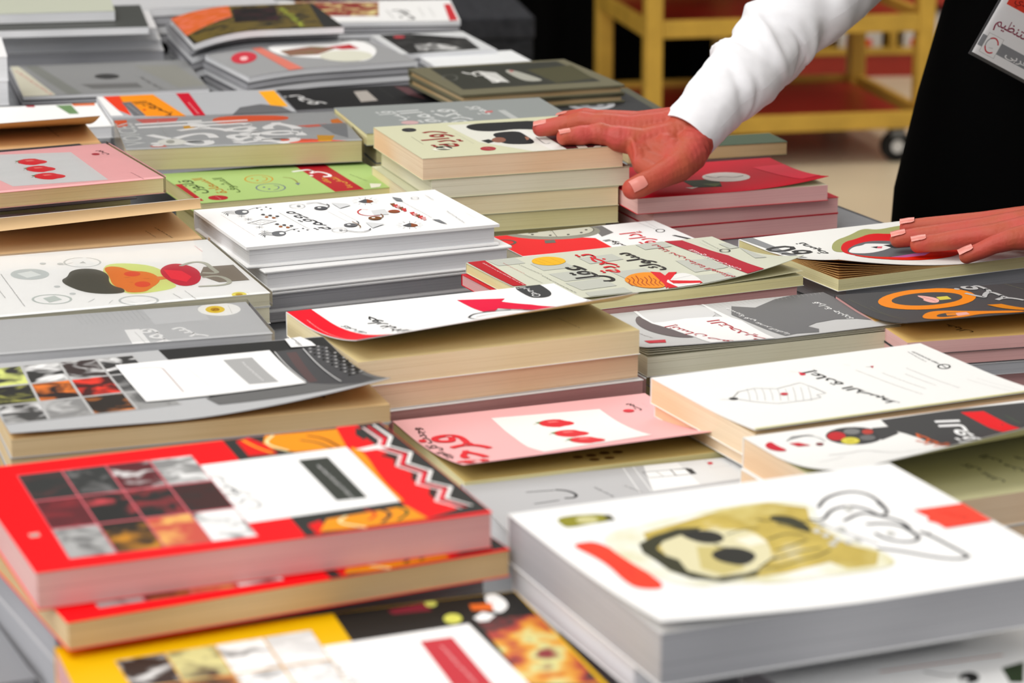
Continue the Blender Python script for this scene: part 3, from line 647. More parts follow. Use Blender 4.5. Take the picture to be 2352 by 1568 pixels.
["s","b2b2b2",2,[1264,-169,1259,134],0],
["s","b2b2b2",2,[1302,-172,1297,130],0],
["s","b2b2b2",2,[1341,-176,1334,127],0],
["s","b2b2b2",2,[1379,-180,1372,123],0],
["s","b2b2b2",2,[1417,-184,1410,120],0],
["s","b2b2b2",2,[1455,-188,1447,116],0],
["s","b2b2b2",2,[1493,-191,1485,113],0],
["s","b2b2b2",2,[1532,-195,1523,109],0],
["s","b2b2b2",2,[1570,-199,1561,105],0],
["s","b2b2b2",2,[1609,-203,1599,102],0],
["s","b2b2b2",2,[1647,-207,1637,98],0],
["s","b2b2b2",2,[1686,-211,1675,95],0],
["s","b2b2b2",2,[1725,-215,1713,91],0],
["s","b2b2b2",2,[1763,-218,1752,88],0],
["s","b2b2b2",2,[1802,-222,1790,84],0],
["s","b2b2b2",2,[1841,-226,1828,80],0],
["s","b2b2b2",2,[1880,-230,1867,77],0],
["s","b2b2b2",2,[1919,-234,1905,73],0],
["s","b2b2b2",2,[1958,-238,1944,70],0],
["s","b2b2b2",2,[1997,-242,1982,66],0],
["s","b2b2b2",2,[2036,-246,2021,62],0],
["p","d9d9da",[474,-40,1010,-103,1019,420,519,391,428,381,429,196]],
["p","6a6062",[340,256,439,108,432,372,496,589,557,917,435,891,337,667,300,450]],
["q","f4f4f4",[446,-24,474,-24,449,182,447,367,527,373,721,344,918,369,1051,412,1090,559,1068,850,1027,1228,897,1323,513,1232,536,906,496,589,426,385,423,209]],
["p","f0f0f0",[1017,-117,1034,-77,1058,426,1005,447]],
["t","b0182c","إنسان صور",550,472,684,1305,0.62],
["t","b0182c","التحديث",939,469,955,1328,0.85],
["z","6a4a4a",220,612,241,787,17],
["p","c83040",[143,862,299,894,247,1022,130,986]],
["z","f0d0d0",197,884,211,999,6],
["t","f4f4f4","مسيرة في عصر التقنية",1157,185,1200,1147,0.8],
["t","f4f4f4","قراءة جديدة",1887,268,1892,847,0.9]],"seventy":[["p","f28a0a",[1041,322,1009,382,964,438,905,491,833,541,754,582,669,611,585,627,504,627,429,613,363,585,308,546,266,499,238,448,224,395,227,338,246,279,280,221,329,165,388,114,458,70,534,35,613,9,694,-5,772,-8,846,1,912,23,967,55,1011,96,1041,146,1057,202,1056,262]],
["p","454547",[932,312,907,354,868,392,818,426,760,453,695,474,628,486,563,488,501,480,447,463,402,438,369,407,349,370,344,330,353,289,377,248,415,209,464,175,522,147,587,126,654,115,721,112,785,120,840,136,886,161,920,193,939,230,943,270]],
["p","f0b4ac",[596,176,662,211,722,290,722,357,677,435,620,420,592,324,621,309]],
["s","c06a6a",5,[628,238,663,319,679,391],0],
["p","d8cc50",[732,265,828,258,824,352,723,362]],
["p","f28a0a",[328,936,465,732,605,722,793,862,1110,1041,988,1304,773,1032,475,1330,314,1319,270,1137]],
["p","454547",[446,933,553,842,670,884,579,1067,445,1143,396,1076]],
["p","f0b4ac",[609,895,715,883,669,1051,545,1118]],
["p","e88a20",[549,877,624,885,564,1049,496,1024]],
["p","e0860c",[1001,613,1119,619,1185,880,1110,1041,1040,818]],
["t","bcbcbc","فكر",1203,-37,1274,560,1.15],
["z","8a8a5a",49,161,164,1020,8],
["z","8a8a5a",135,405,124,1172,7],
["z","9a9a6a",1395,-67,1492,215,11]],"seventy_page":[["t","3a2a12","خيال",508,1026,589,1287,0.9]],"child":[["p","dbe68e",[1404,579,1593,558,1819,781,1794,1308,1796,1504,1498,1591,1373,1536,1324,1131]],
["s","c8cccb",14,[1419,484,1404,525,1380,559,1348,582,1312,594,1273,593,1236,579,1202,553,1175,517,1157,475,1150,429,1153,384,1168,342,1192,308,1223,283,1260,271,1300,273,1338,287,1372,313,1398,349,1416,392,1423,438],1],
["p","f0f2f2",[1217,324,1346,270,1367,510,1215,554]],
["p","b4b8b8",[1256,455,1298,401,1308,474]],
["p","c6cccb",[967,732,950,784,920,825,882,851,838,861,794,854,753,829,719,790,695,740,684,684,687,627,704,576,733,534,772,506,816,496,861,503,903,528,937,568,961,619,971,676]],
["p","e4e8e6",[738,624,856,579,907,732,786,789]],
["s","bcc4c0",16,[965,1563,952,1600,929,1629,898,1650,862,1659,824,1656,786,1642,752,1618,724,1585,706,1546,697,1504,699,1463,712,1425,735,1395,765,1374,802,1365,840,1367,879,1381,913,1406,940,1440,959,1479,968,1521],1],
["p","c4ccc8",[775,1458,872,1411,902,1547,795,1602]],
["s","c4c8c8",16,[1559,1823,1545,1860,1521,1889,1489,1909,1452,1918,1414,1915,1376,1901,1343,1876,1316,1844,1298,1805,1290,1764,1293,1723,1307,1687,1331,1657,1363,1636,1400,1627,1439,1629,1477,1644,1511,1669,1538,1702,1555,1741,1563,1782],1],
["p","f6f6f6",[1338,1732,1445,1647,1509,1796,1412,1875]],
["p","c8cccc",[1013,377,1004,396,989,404,974,398,964,381,964,359,972,340,987,332,1002,338,1012,355]],
["p","c8cccc",[969,1150,961,1167,946,1174,932,1169,922,1152,921,1132,930,1115,944,1108,959,1113,968,1129]],
["p","c8cccc",[1034,1409,1025,1425,1011,1432,997,1427,987,1411,987,1391,995,1374,1009,1367,1024,1373,1033,1388]],
["p","c8cccc",[1139,434,1130,452,1115,460,1100,454,1090,437,1090,415,1099,397,1113,389,1129,395,1138,412]],
["s","c0c4c4",6,[1066,1691,1131,1613],0],
["s","c0c4c4",6,[1201,1783,1248,1698],0],
["s","c0c4c4",6,[1213,416,1120,473],0],
["p","e8833c",[1387,935,1395,690,1462,638,1543,714,1569,846,1704,920,1740,1156,1685,1311,1591,1448,1528,1544,1398,1512,1404,1399,1343,1269]],
["p","57554c",[1014,949,1079,872,1138,684,1249,635,1355,711,1393,915,1340,1138,1348,1292,1403,1377,1384,1519,1224,1497,1093,1380,1011,1109]],
["p","e4573c",[1625,971,1617,995,1603,1015,1586,1028,1566,1033,1547,1030,1530,1019,1516,1002,1507,979,1503,952,1506,926,1515,901,1528,882,1546,868,1565,863,1585,866,1602,877,1616,895,1625,918,1628,944]],
["p","e4573c",[1622,1322,1613,1348,1599,1369,1582,1384,1563,1390,1545,1388,1528,1377,1515,1359,1507,1334,1505,1307,1508,1279,1517,1253,1531,1231,1548,1216,1567,1210,1586,1212,1602,1223,1615,1242,1623,1266,1626,1294]],
["s","5a3a30",5,[1484,1042,1521,1056],0],
["s","5a3a30",5,[1611,1125,1657,1143],0],
["s","a04a30",5,[1483,1200,1509,1218],0],
["p","e88a50",[1712,1101,1819,1119,1791,1197,1707,1210]],
["p","c93346",[1804,867,1903,730,2002,749,2077,946,2047,1227,1949,1453,1822,1479,1772,1234,1769,1034]],
["p","f03a4a",[1822,896,1944,987,1972,1199,1895,1346,1809,1204]],
["p","8a8074",[2134,922,2370,933,2359,1454,2124,1441,2038,1179]],
["s","b9b9ab",35,[1972,829,2092,722,2184,771,2184,1010,2194,1171,2078,1105],0],
["s","b9b9ab",34,[2042,1247,2178,1232,2219,1446,2146,1549,1943,1516],0],
["z","3a3a3a",617,601,602,1660,12],
["z","3a3a3a",513,827,514,1360,12],
["z","444",1815,1609,1832,1884,12],
["z","444",1711,1671,1734,1839,10],
["p","e8da5a",[2219,1887,2210,1910,2197,1928,2181,1941,2163,1946,2146,1944,2131,1934,2119,1918,2112,1897,2110,1873,2114,1848,2123,1825,2136,1807,2152,1794,2170,1789,2187,1791,2202,1801,2214,1817,2221,1839,2223,1863]],
["p","b89018",[2192,1877,2188,1887,2181,1896,2174,1901,2165,1903,2157,1902,2150,1897,2144,1890,2140,1880,2139,1869,2141,1858,2145,1848,2151,1840,2159,1834,2167,1832,2176,1833,2183,1838,2189,1845,2192,1855,2193,1866]],
["z","888",2239,1819,2242,1955,5],
["z","e05068",2245,195,2255,407,10]],"white":[["t","4c4d52","معقمة",757,352,871,1133,0.95],
["z","3a3a3c",635,364,671,1079,10],
["z","8a4a4a",161,260,182,1156,6],
["z","3a3a3c",1115,521,1137,962,6],
["z","3a3a3c",1029,485,1056,989,6],
["p","6c6e72",[319,144,414,133,423,238,364,338,299,336,282,267]],
["s","55575b",6,[324,171,251,154,188,190],0],
["s","55575b",6,[312,210,243,181,193,236],0],
["s","55575b",6,[300,249,235,209,197,281],0],
["s","55575b",6,[288,288,226,237,202,326],0],
["s","55575b",5,[408,194,498,117,566,108],0],
["p","f0f0f0",[399,240,388,262,373,271,361,266,355,248,358,223,369,202,383,192,396,197,402,216]],
["p","55575b",[528,143,521,153,512,155,506,147,507,134,514,123,523,122,528,130]],
["p","55575b",[545,213,538,224,529,226,523,218,524,204,531,194,540,192,546,200]],
["p","55575b",[612,127,605,138,596,139,590,131,591,118,598,108,607,106,612,114]],
["p","55575b",[629,198,622,208,613,210,607,202,608,189,615,178,624,176,629,184]],
["p","6c6e72",[359,1043,450,1035,459,1132,401,1225,339,1222,322,1157]],
["s","55575b",6,[363,1069,293,1051,232,1084],0],
["s","55575b",6,[352,1105,285,1077,236,1127],0],
["s","55575b",6,[340,1141,277,1103,241,1169],0],
["s","55575b",6,[329,1177,269,1128,245,1211],0],
["s","55575b",5,[445,1091,531,1021,597,1013],0],
["p","f0f0f0",[436,1134,425,1154,411,1163,398,1157,393,1140,396,1117,406,1098,421,1089,433,1094,439,1111]],
["p","55575b",[560,1045,554,1055,545,1056,539,1049,540,1037,547,1027,555,1025,561,1033]],
["p","55575b",[577,1111,570,1121,561,1122,556,1115,556,1102,563,1093,572,1091,577,1099]],
["p","55575b",[641,1031,635,1041,626,1043,620,1035,621,1023,628,1013,636,1011,642,1019]],
["p","55575b",[657,1097,651,1107,642,1109,637,1101,637,1089,644,1079,653,1078,658,1085]],
["s","77787c",4,[283,508,355,538],0],
["s","77787c",4,[305,474,333,572],0],
["s","77787c",4,[336,469,302,577],0],
["s","77787c",4,[357,495,281,550],0],
["s","77787c",4,[279,827,351,857],0],
["s","77787c",4,[301,794,329,889],0],
["s","77787c",4,[332,789,299,894],0],
["s","77787c",4,[352,815,278,868],0],
["s","77787c",4,[268,366,341,397],0],
["s","77787c",4,[291,332,319,431],0],
["s","77787c",4,[322,327,288,436],0],
["s","77787c",4,[343,354,267,410],0],
["s","77787c",4,[269,1000,340,1030],0],
["s","77787c",4,[291,968,318,1062],0],
["s","77787c",4,[321,963,288,1067],0],
["s","77787c",4,[342,989,268,1041],0],
["s","55565a",6,[270,660,416,582,513,683,357,769],1],
["s","77787c",4,[314,643,333,723],0],
["s","77787c",4,[347,644,368,720],0],
["s","77787c",4,[379,646,402,716],0],
["s","77787c",4,[412,647,437,712],0],
["s","77787c",4,[445,649,471,708],0],
["p","4c4d52",[504,403,493,420,479,424,471,411,472,390,483,372,497,369,506,382]],
["p","a05a2a",[502,507,491,525,477,528,469,515,470,494,481,477,495,473,504,486]],
["p","4c4d52",[549,459,538,476,524,479,515,467,517,445,528,428,541,425,550,438]],
["p","a05a2a",[546,563,536,580,522,583,513,571,515,549,525,532,539,529,548,542]],
["p","4c4d52",[593,515,582,532,568,535,560,522,561,501,572,484,586,481,595,493]],
["s","7a6a5a",4,[462,398,517,470,561,575],0],
["p","4c4d52",[500,799,489,816,476,819,467,806,468,786,479,769,493,766,501,778]],
["p","a05a2a",[498,900,487,917,474,920,465,907,466,887,477,870,491,867,499,879]],
["p","4c4d52",[544,853,533,870,519,873,511,861,512,840,523,823,537,820,545,833]],
["p","a05a2a",[542,954,531,971,517,974,509,961,510,941,521,924,534,921,543,934]],
["p","4c4d52",[588,908,577,924,563,927,555,915,556,894,567,878,580,875,589,887]],
["s","7a6a5a",4,[458,793,512,864,556,966],0],
["p","55565a",[1394,229,1486,150,1494,166,1445,302,1422,292]],
["p","8a4a2a",[1496,161,1522,230,1517,274,1469,312,1445,302]],
["s","3a3a3c",4,[1528,259,1566,275],0],
["s","3a3a3c",4,[1502,303,1525,342],0],
["s","3a3a3c",4,[1463,327,1466,379],0],
["s","3a3a3c",4,[1424,325,1406,376],0],
["s","3a3a3c",4,[1393,298,1359,334],0],
["s","3a3a3c",4,[1380,252,1338,264],0],
["s","3a3a3c",4,[1387,200,1350,184],0],
["s","3a3a3c",4,[1414,156,1390,117],0],
["s","3a3a3c",4,[1452,131,1449,79],0],
["s","3a3a3c",4,[1492,133,1511,82],0],
["s","3a3a3c",4,[1523,161,1558,124],0],
["s","3a3a3c",4,[1536,207,1578,195],0],
["p","55565a",[1420,1249,1509,1178,1516,1193,1469,1318,1447,1309]],
["p","8a4a2a",[1518,1188,1543,1253,1539,1293,1492,1327,1469,1318]],
["s","3a3a3c",4,[1549,1279,1585,1294],0],
["s","3a3a3c",4,[1523,1320,1546,1356],0],
["s","3a3a3c",4,[1487,1341,1489,1389],0],
["s","3a3a3c",4,[1449,1339,1431,1385],0],
["s","3a3a3c",4,[1419,1313,1386,1346],0],
["s","3a3a3c",4,[1406,1271,1367,1281],0],
["s","3a3a3c",4,[1414,1223,1378,1208],0],
["s","3a3a3c",4,[1439,1182,1417,1146],0],
["s","3a3a3c",4,[1476,1160,1473,1112],0],
["s","3a3a3c",4,[1515,1163,1532,1115],0],
["s","3a3a3c",4,[1544,1189,1578,1155],0],
["s","3a3a3c",4,[1557,1231,1597,1221],0],
["s","c8383a",11,[1316,523,1255,592,1234,708,1284,791,1379,818],0],
["s","c8383a",6,[1316,523,1365,562],0],
["p","8a4a2a",[1590,732,1581,749,1568,763,1553,772,1537,775,1522,772,1509,763,1499,749,1493,732,1493,713,1498,693,1507,676,1519,662,1534,653,1550,649,1566,652,1579,661,1589,675,1594,693,1594,712]],
["s","c83838",5,[1492,691,1568,647,1586,743],0],
["p","d8dadc",[1375,610,1499,599,1464,804,1339,783]],
["p","7a4a2a",[1616,412,1661,405,1627,519,1600,534]],
["p","c83838",[1620,468,1666,462,1632,575,1605,590]],
["p","d8a0a0",[1625,525,1670,518,1636,631,1610,646]],
["p","7a4a2a",[1630,581,1675,574,1641,687,1615,701]],
["p","c83838",[1634,637,1680,630,1646,743,1619,757]],
["p","c83838",[1648,803,1693,797,1660,907,1633,921]],
["p","d8a0a0",[1653,858,1698,852,1664,962,1638,976]],
["p","7a4a2a",[1658,913,1702,907,1669,1016,1642,1030]],
["p","c83838",[1662,967,1707,961,1673,1070,1647,1084]],
["p","d8a0a0",[1667,1022,1711,1016,1678,1124,1652,1138]],
["p","8a8a8a",[1745,362,1740,369,1737,367,1738,359,1742,353,1746,354]],
["p","8a8a8a",[1745,396,1740,403,1737,401,1738,393,1742,387,1746,388]],
["p","8a8a8a",[1745,430,1741,436,1737,435,1738,427,1743,420,1746,422]],
["p","8a8a8a",[1745,464,1741,470,1738,469,1738,461,1743,454,1746,456]],
["p","8a8a8a",[1746,497,1741,504,1738,502,1739,494,1743,488,1747,489]],
["p","8a8a8a",[1746,531,1742,537,1738,536,1739,528,1743,521,1747,523]],
["p","8a8a8a",[1746,564,1742,570,1738,569,1739,561,1744,555,1747,556]],
["p","8a8a8a",[1747,597,1742,604,1739,602,1740,594,1744,588,1747,589]],
["p","8a8a8a",[1747,630,1742,637,1739,635,1740,628,1744,621,1748,623]],
["p","8a8a8a",[1747,664,1743,670,1739,669,1740,661,1745,654,1748,656]],
["p","8a8a8a",[1747,697,1743,703,1739,702,1740,694,1745,687,1748,689]],
["p","8a8a8a",[1748,730,1743,736,1740,735,1741,727,1745,720,1748,722]],
["p","8a8a8a",[1748,763,1743,769,1740,767,1741,760,1745,753,1749,755]],
["p","8a8a8a",[1748,795,1744,802,1740,800,1741,792,1746,786,1749,788]],
["p","8a8a8a",[1748,828,1744,834,1740,833,1741,825,1746,819,1749,820]],
["p","8a8a8a",[1749,861,1744,867,1741,865,1742,858,1746,851,1750,853]],
["p","8a8a8a",[1749,893,1744,899,1741,898,1742,890,1746,884,1750,885]],
["p","8a8a8a",[1749,926,1745,932,1741,930,1742,923,1747,917,1750,918]],
["p","8a8a8a",[1749,958,1745,964,1742,963,1742,955,1747,949,1750,950]],
["p","8a8a8a",[1750,990,1745,997,1742,995,1743,987,1747,981,1751,983]],
["p","8a8a8a",[1750,1023,1745,1029,1742,1027,1743,1020,1747,1013,1751,1015]],
["p","8a8a8a",[1750,1055,1746,1061,1742,1059,1743,1052,1748,1046,1751,1047]],
["p","77797d",[1721,176,1771,263,1747,383,1704,332]],
["p","77797d",[1725,1129,1776,1168,1777,1351,1746,1278]],
["p","55565a",[1064,386,1045,416,1017,432,988,430,964,410,953,377,957,341,975,311,1003,294,1033,297,1057,317,1068,349]],
["p","f0f0f0",[1019,354,1009,368,995,370,986,358,986,341,996,327,1010,325,1019,337]],
["s","55565a",9,[1054,382,1107,315,1110,226],0],
["p","7a4a22",[1353,930,1334,959,1306,975,1277,972,1254,953,1243,921,1248,887,1266,857,1294,842,1323,844,1347,864,1357,895]],
["p","f0f0f0",[1309,900,1299,913,1285,914,1276,903,1277,886,1287,873,1300,872,1309,883]],
["s","7a4a22",9,[1344,927,1396,862,1400,777],0],
["p","66676b",[1077,1100,1059,1128,1032,1143,1003,1141,980,1122,969,1091,973,1057,991,1028,1018,1013,1047,1015,1070,1035,1081,1066]],
["p","f0f0f0",[1033,1070,1023,1083,1010,1084,1001,1073,1001,1057,1011,1044,1025,1042,1034,1053]],
["s","66676b",9,[1068,1096,1119,1033,1122,950],0],
["s","c8cacc",6,[913,227,895,261,869,283,839,289,812,278,793,252,786,216,792,177,810,143,837,120,866,114,893,125,912,152,919,188],1],
["p","aaacae",[881,214,869,232,855,235,846,222,848,200,859,182,874,179,882,192]],
["s","c8cacc",6,[939,1239,922,1270,896,1290,868,1295,842,1284,824,1260,817,1226,823,1190,840,1159,866,1139,894,1133,920,1144,938,1169,945,1203],1],
["p","aaacae",[908,1226,897,1242,883,1245,875,1233,876,1213,887,1196,901,1193,909,1205]],
["s","4c4d52",7,[951,147,1051,125,1081,234,1118,281],0],
["s","7a5a3a",6,[1082,952,1094,1137,1067,1197],0],
["s","4c4d52",7,[905,1236,1012,1369,1106,1320,1135,1262],0],
["p","d8dadc",[1159,202,1274,295,1277,360,1157,437]],
["p","d8dadc",[1175,1021,1297,1150,1157,1253]],
["s","888",4,[1918,311,1906,329,1889,339,1872,337,1859,326,1853,307,1856,285,1868,267,1885,257,1902,258,1915,270,1921,289],1],
["z","666",2015,213,2008,427,15],
["z","666",1953,883,1923,1364,17],
["z","888",2072,1008,2071,1243,5]],"brain":[["p","bdc0b6",[181,-23,429,-16,424,216,190,214]],
["p","bdc0b6",[448,258,727,262,723,513,447,508]],
["p","bdc0b6",[433,629,745,619,746,910,436,921]],
["p","bdc0b6",[411,974,745,942,730,1229,413,1261]],
["p","bdc0b6",[398,1348,749,1305,733,1531,368,1580]],
["p","bdc0b6",[887,241,1196,224,1197,430,882,461]],
["p","bdc0b6",[908,793,1199,774,1198,1002,901,1036]],
["p","bdc0b6",[1546,657,1803,742,1764,1140,1479,1114]],
["p","bdc0b6",[1423,1216,1672,1304,1635,1581,1342,1578]],
["p","bdc0b6",[1518,13,1774,-2,1764,193,1510,207]],
["p","bdc0b6",[2263,472,2277,612,2158,1061,2091,992]],
["p","bdc0b6",[2155,274,2285,268,2263,472,2147,484]],
["p","b8101f",[12,-38,164,-18,110,910,-4,892]],
["z","f0d8d8",116,73,97,883,21],
["q","b0102a",[1793,7,1941,42,1999,720,1885,1599,1737,1661,1835,685]],
["t","f4ecec","النتائج الاولى من تجارب",1861,370,1782,1321,0.55],
["t","c02838","لماذا نحن دماغنا المستقبل",1680,88,1617,1598,0.5],
["p","eeb41c",[744,295,718,333,682,362,641,379,598,382,557,371,522,347,496,312,483,270,483,225,497,180,522,141,558,112,600,95,643,91,685,102,720,127,746,162,759,205,758,251]],
["z","7a4a08",675,155,684,336,9],
["z","7a4a08",583,144,617,368,9],
["z","7a4a08",533,172,552,319,9],
["t","2a2a2a","عقل",766,457,756,1078,1.15],
["t","d81424","تجربة",1036,137,996,836,0.95],
["t","2a2a2a","سلوك",1328,233,1354,904,1.05],
["z","333",352,245,373,632,14],
["z","333",361,658,328,1333,17],
["z","c02030",261,140,262,547,12],
["z","333",250,572,249,894,12],
["p","f0901a",[884,1041,1023,913,1184,916,1239,1092,1143,1300,1005,1478,851,1386,840,1184]],
["s","b04a10",7,[913,1042,906,1117,849,1188,835,1293],0],
["s","b04a10",7,[965,1015,936,1132,879,1203,865,1308],0],
["s","b04a10",7,[1017,988,967,1146,910,1217,896,1322],0],
["s","b04a10",7,[1004,1086,997,1161,940,1231,926,1336],0],
["s","b04a10",7,[1056,1059,1028,1175,970,1246,956,1350],0],
["s","b04a10",7,[1108,1033,1058,1190,1001,1260,986,1365],0],
["s","b04a10",7,[1095,1130,1088,1205,1031,1274,1017,1379],0],
["s","b04a10",7,[1146,1105,1118,1221,1061,1289,1047,1393],0],
["s","b04a10",7,[1197,1081,1147,1237,1091,1305,1076,1408],0],
["p","d81828",[1184,916,1242,974,1192,1263,1022,1499,1082,1333]],
["p","e8e8e6",[1185,1193,1382,1045,1423,1216,1361,1452,1230,1570,1079,1528,1077,1396]],
["p","d81020",[1151,1174,1299,1007,1360,1031,1181,1256]],
["p","d81020",[1170,1250,1367,1400,1347,1476,1149,1370]],
["p","d81020",[1126,1291,1123,1526,1040,1521]],
["s","999",4,[1205,1238,1402,1200],0],
["s","999",4,[1163,1345,1210,1555],0],
["s","444",8,[2108,548,2098,563,2086,574,2073,582,2060,585,2049,583,2039,577,2032,567,2028,553,2028,538,2032,522,2039,506,2048,492,2060,481,2073,474,2086,471,2098,472,2108,478,2115,487,2119,500,2119,516,2115,532],1],
["z","444",2089,110,2056,509,13],
["z","555",2035,166,2016,524,7]],"sixty":[["q","8a8c8e",[13,-28,132,-28,132,360,70,982,18,949,39,426]],
["t","333","60",247,348,312,732,1.45],
["t","333","نصيحة",426,344,389,823,0.75],
["p","a5a76c",[504,642,684,400,918,282,1158,104,1240,215,1480,152,1762,156,1612,501,1358,669,1177,523,910,509,537,833,454,794]],
["p","d80a12",[537,728,725,477,899,418,1120,292,1258,400,1549,470,1584,949,1409,1200,886,1166,559,1151,480,922]],
["p","66676b",[554,785,755,600,951,530,1119,611,1313,818,1188,1041,886,1166,626,1151,513,975]],
["p","f2f2f0",[542,836,693,675,810,652,861,604,955,650,1067,731,945,853,679,967,552,915]],
["p","26262a",[962,724,1102,719,1206,812,1156,886,977,867]],
["p","26262a",[828,740,895,741,896,802,842,802]],
["p","e06070",[889,750,932,758,881,825,847,804]],
["p","e22206",[478,945,626,1151,864,1198,1201,1103,1481,1096,1356,1257,1152,1333,762,1349,531,1194]],
["p","c46aa8",[730,1177,1012,1099,1202,1081,1059,1190,849,1220]]],"flap":[["p","c01018",[400,900,1900,900,1900,1300,400,1300]],
["p","2a2a2a",[500,900,560,900,560,1300,500,1300]],
["p","2a2a2a",[780,900,840,900,840,1300,780,1300]],
["p","2a2a2a",[1060,900,1120,900,1120,1300,1060,1300]],
["p","2a2a2a",[1340,900,1400,900,1400,1300,1340,1300]],
["p","2a2a2a",[1620,900,1680,900,1680,1300,1620,1300]]],"flap_page":[["z","2a2018",1717,1000,1744,1266,17],
["z","2a2018",1820,909,1869,1337,20]],"flap2":[["z","2a2a2a",1625,-200,1858,-177,18],
["z","2a2a2a",1498,-200,1773,-92,12]],"flap2_page":[["z","2a1a10",1693,193,1751,801,23]],"green":[["p","b01424",[1311,73,1603,78,1562,1513,1277,1485]],
["t","f4f4f4","لن",1381,310,1449,739,0.55],
["t","d8b03a","تشقى بها",1494,758,1497,1272,0.6],
["t","d8b03a","حياتك",1387,750,1379,1005,0.7],
["s","c8901c",13,[923,629,902,677,873,716,839,744,802,759,765,759,730,745,702,717,682,678,671,631,671,580,682,528,703,480,731,440,766,411,804,396,841,396,876,410,904,439,925,478,935,526,934,578],1],
["s","6f7a84",13,[909,1046,888,1092,859,1129,824,1156,786,1169,748,1169,713,1154,684,1126,663,1088,652,1042,651,992,661,942,682,895,710,857,745,830,784,816,822,816,858,831,887,859,908,898,920,945,920,996],1],
["p","c8901c",[784,637,774,654,763,658,756,646,758,626,768,610,779,606,786,617]],
["p","c8901c",[764,540,754,557,743,561,736,549,738,529,748,512,759,509,766,520]],
["s","c8901c",8,[864,486,896,559,846,671,795,693],0],
["p","6f7a84",[767,1050,757,1067,746,1070,740,1059,742,1040,751,1024,762,1020,769,1031]],
["p","6f7a84",[747,956,738,972,726,976,720,965,722,946,731,929,742,925,749,937]],
["s","6f7a84",8,[846,904,877,975,828,1083,778,1105],0],
["s","8a7a30",11,[1037,588,1099,644,1101,815,1062,966],0],
["p","6f7a84",[1054,890,1108,891,1056,993]],
["t","b87814","السعادة",322,317,357,1055,0.85],
["t","55702a","الهشوف",499,377,477,1078,0.6],
["t","4a6030","قانون",201,362,163,995,0.6],
["p","b01424",[-2,518,68,512,51,1302,-30,1296]],
["p","b01424",[292,1266,279,1295,259,1317,233,1331,206,1335,178,1328,154,1313,134,1289,122,1259,119,1227,123,1195,137,1166,157,1144,182,1130,210,1125,238,1132,263,1148,282,1172,294,1201,298,1234]],
["z","f0d0d0",205,1160,214,1316,11],
["z","7a2a20",1,606,18,1178,7],
["z","5a6a40",1662,702,1708,1048,20],
["p","e8e8d8",[1693,1173,1790,1229,1731,1349,1637,1367]]],"twovol":[["q","dcdcd2",[686,124,1558,177,1501,677,1332,1638,1045,1650,717,1025,691,481]],
["p","e3e3de",[1186,570,1303,570,1370,1651,1227,1654,1205,1190]],
["p","202022",[809,269,935,128,1225,146,1624,159,1501,677,1236,508,1036,582,844,501]],
["p","202022",[944,683,1071,609,1227,623,1231,780,1206,1250,1028,1249,888,1157,928,907]],
["p","202022",[752,961,839,915,870,1039,777,1104]],
["p","8a5a48",[980,1001,964,1037,944,1068,922,1090,899,1102,878,1101,861,1089,849,1066,844,1034,847,997,856,959,872,922,892,891,915,868,938,856,959,857,976,869,988,893,992,925,990,962]],
["p","9a6a54",[1207,1002,1197,1026,1184,1047,1171,1063,1157,1071,1146,1072,1137,1064,1131,1049,1130,1029,1133,1005,1140,979,1150,954,1163,933,1176,917,1190,909,1202,908,1211,916,1216,931,1217,951,1214,976]],
["p","202022",[1139,710,1230,741,1151,1096,1000,1120]],
["s","333",6,[1288,953,1247,1316,1322,1266],0],
["q","5a2226",[1425,557,1630,563,1716,1136,1869,1710,1363,1671,1379,1022]],
["p","d8ccc0",[1513,1354,1595,1366,1567,1638,1476,1636]],
["p","d8ccc0",[1658,1529,1719,1534,1689,1803,1619,1808]],
["p","d8ccc0",[1773,1604,1821,1606,1791,1873,1733,1883]],
["p","2c2c30",[342,269,330,296,313,319,292,334,270,341,249,339,230,328,215,308,207,283,205,254,211,225,222,197,239,174,260,158,282,151,304,154,323,165,337,185,346,210,347,239]],
["z","aaa",275,183,287,313,8],
["t","8f1218","رواية",479,370,535,1149,1.25],
["p","3a3c30",[397,1213,385,1238,367,1259,346,1272,322,1278,299,1274,278,1263,262,1244,253,1220,250,1192,255,1165,266,1139,284,1118,306,1104,329,1099,353,1102,373,1114,389,1133,399,1157,402,1185]],
["t","e8e8d8","2",349,1138,385,1267,1.2],
["p","a8343a",[764,1366,751,1393,733,1416,711,1431,688,1437,665,1435,646,1423,631,1404,622,1378,621,1349,627,1320,640,1292,658,1270,680,1254,703,1248,726,1250,746,1262,761,1282,769,1307,770,1336]],
["z","e8c8c0",690,1282,712,1407,8],
["z","4a4a40",199,584,199,961,11],
["z","777",636,540,644,1075,7]],"watch":[["q","e60014",[-111,-292,269,-170,863,421,843,788,273,789,-296,779]],
["p","707070",[1023,-108,1128,13,1105,294,939,398]],
["p","8f8f82",[1021,198,979,260,919,308,844,342,759,360,667,360,573,344,482,311,397,264,323,205,264,136,222,61,200,-17,198,-93,218,-165,258,-227,317,-278,391,-314,477,-333,571,-335,667,-319,761,-285,848,-237,923,-175,983,-104,1024,-28,1044,51,1043,128]],
["p","c9c9b8",[993,128,957,179,906,220,842,248,768,262,688,262,606,247,525,218,451,177,386,125,334,66,296,2,276,-65,274,-129,291,-190,325,-242,375,-284,440,-314,514,-329,595,-330,679,-315,761,-285,837,-243,903,-190,956,-130,993,-64,1012,3,1012,68]],
["s","5a5a50",9,[993,128,957,179,906,220,842,248,768,262,688,262,606,247,525,218,451,177,386,125,334,66,296,2,276,-65,274,-129,291,-190,325,-242,375,-284,440,-314,514,-329,595,-330,679,-315,761,-285,837,-243,903,-190,956,-130,993,-64,1012,3,1012,68],1],
["s","3a3a34",9,[642,-118,581,236],0],
["s","3a3a34",6,[642,-118,611,35],0],
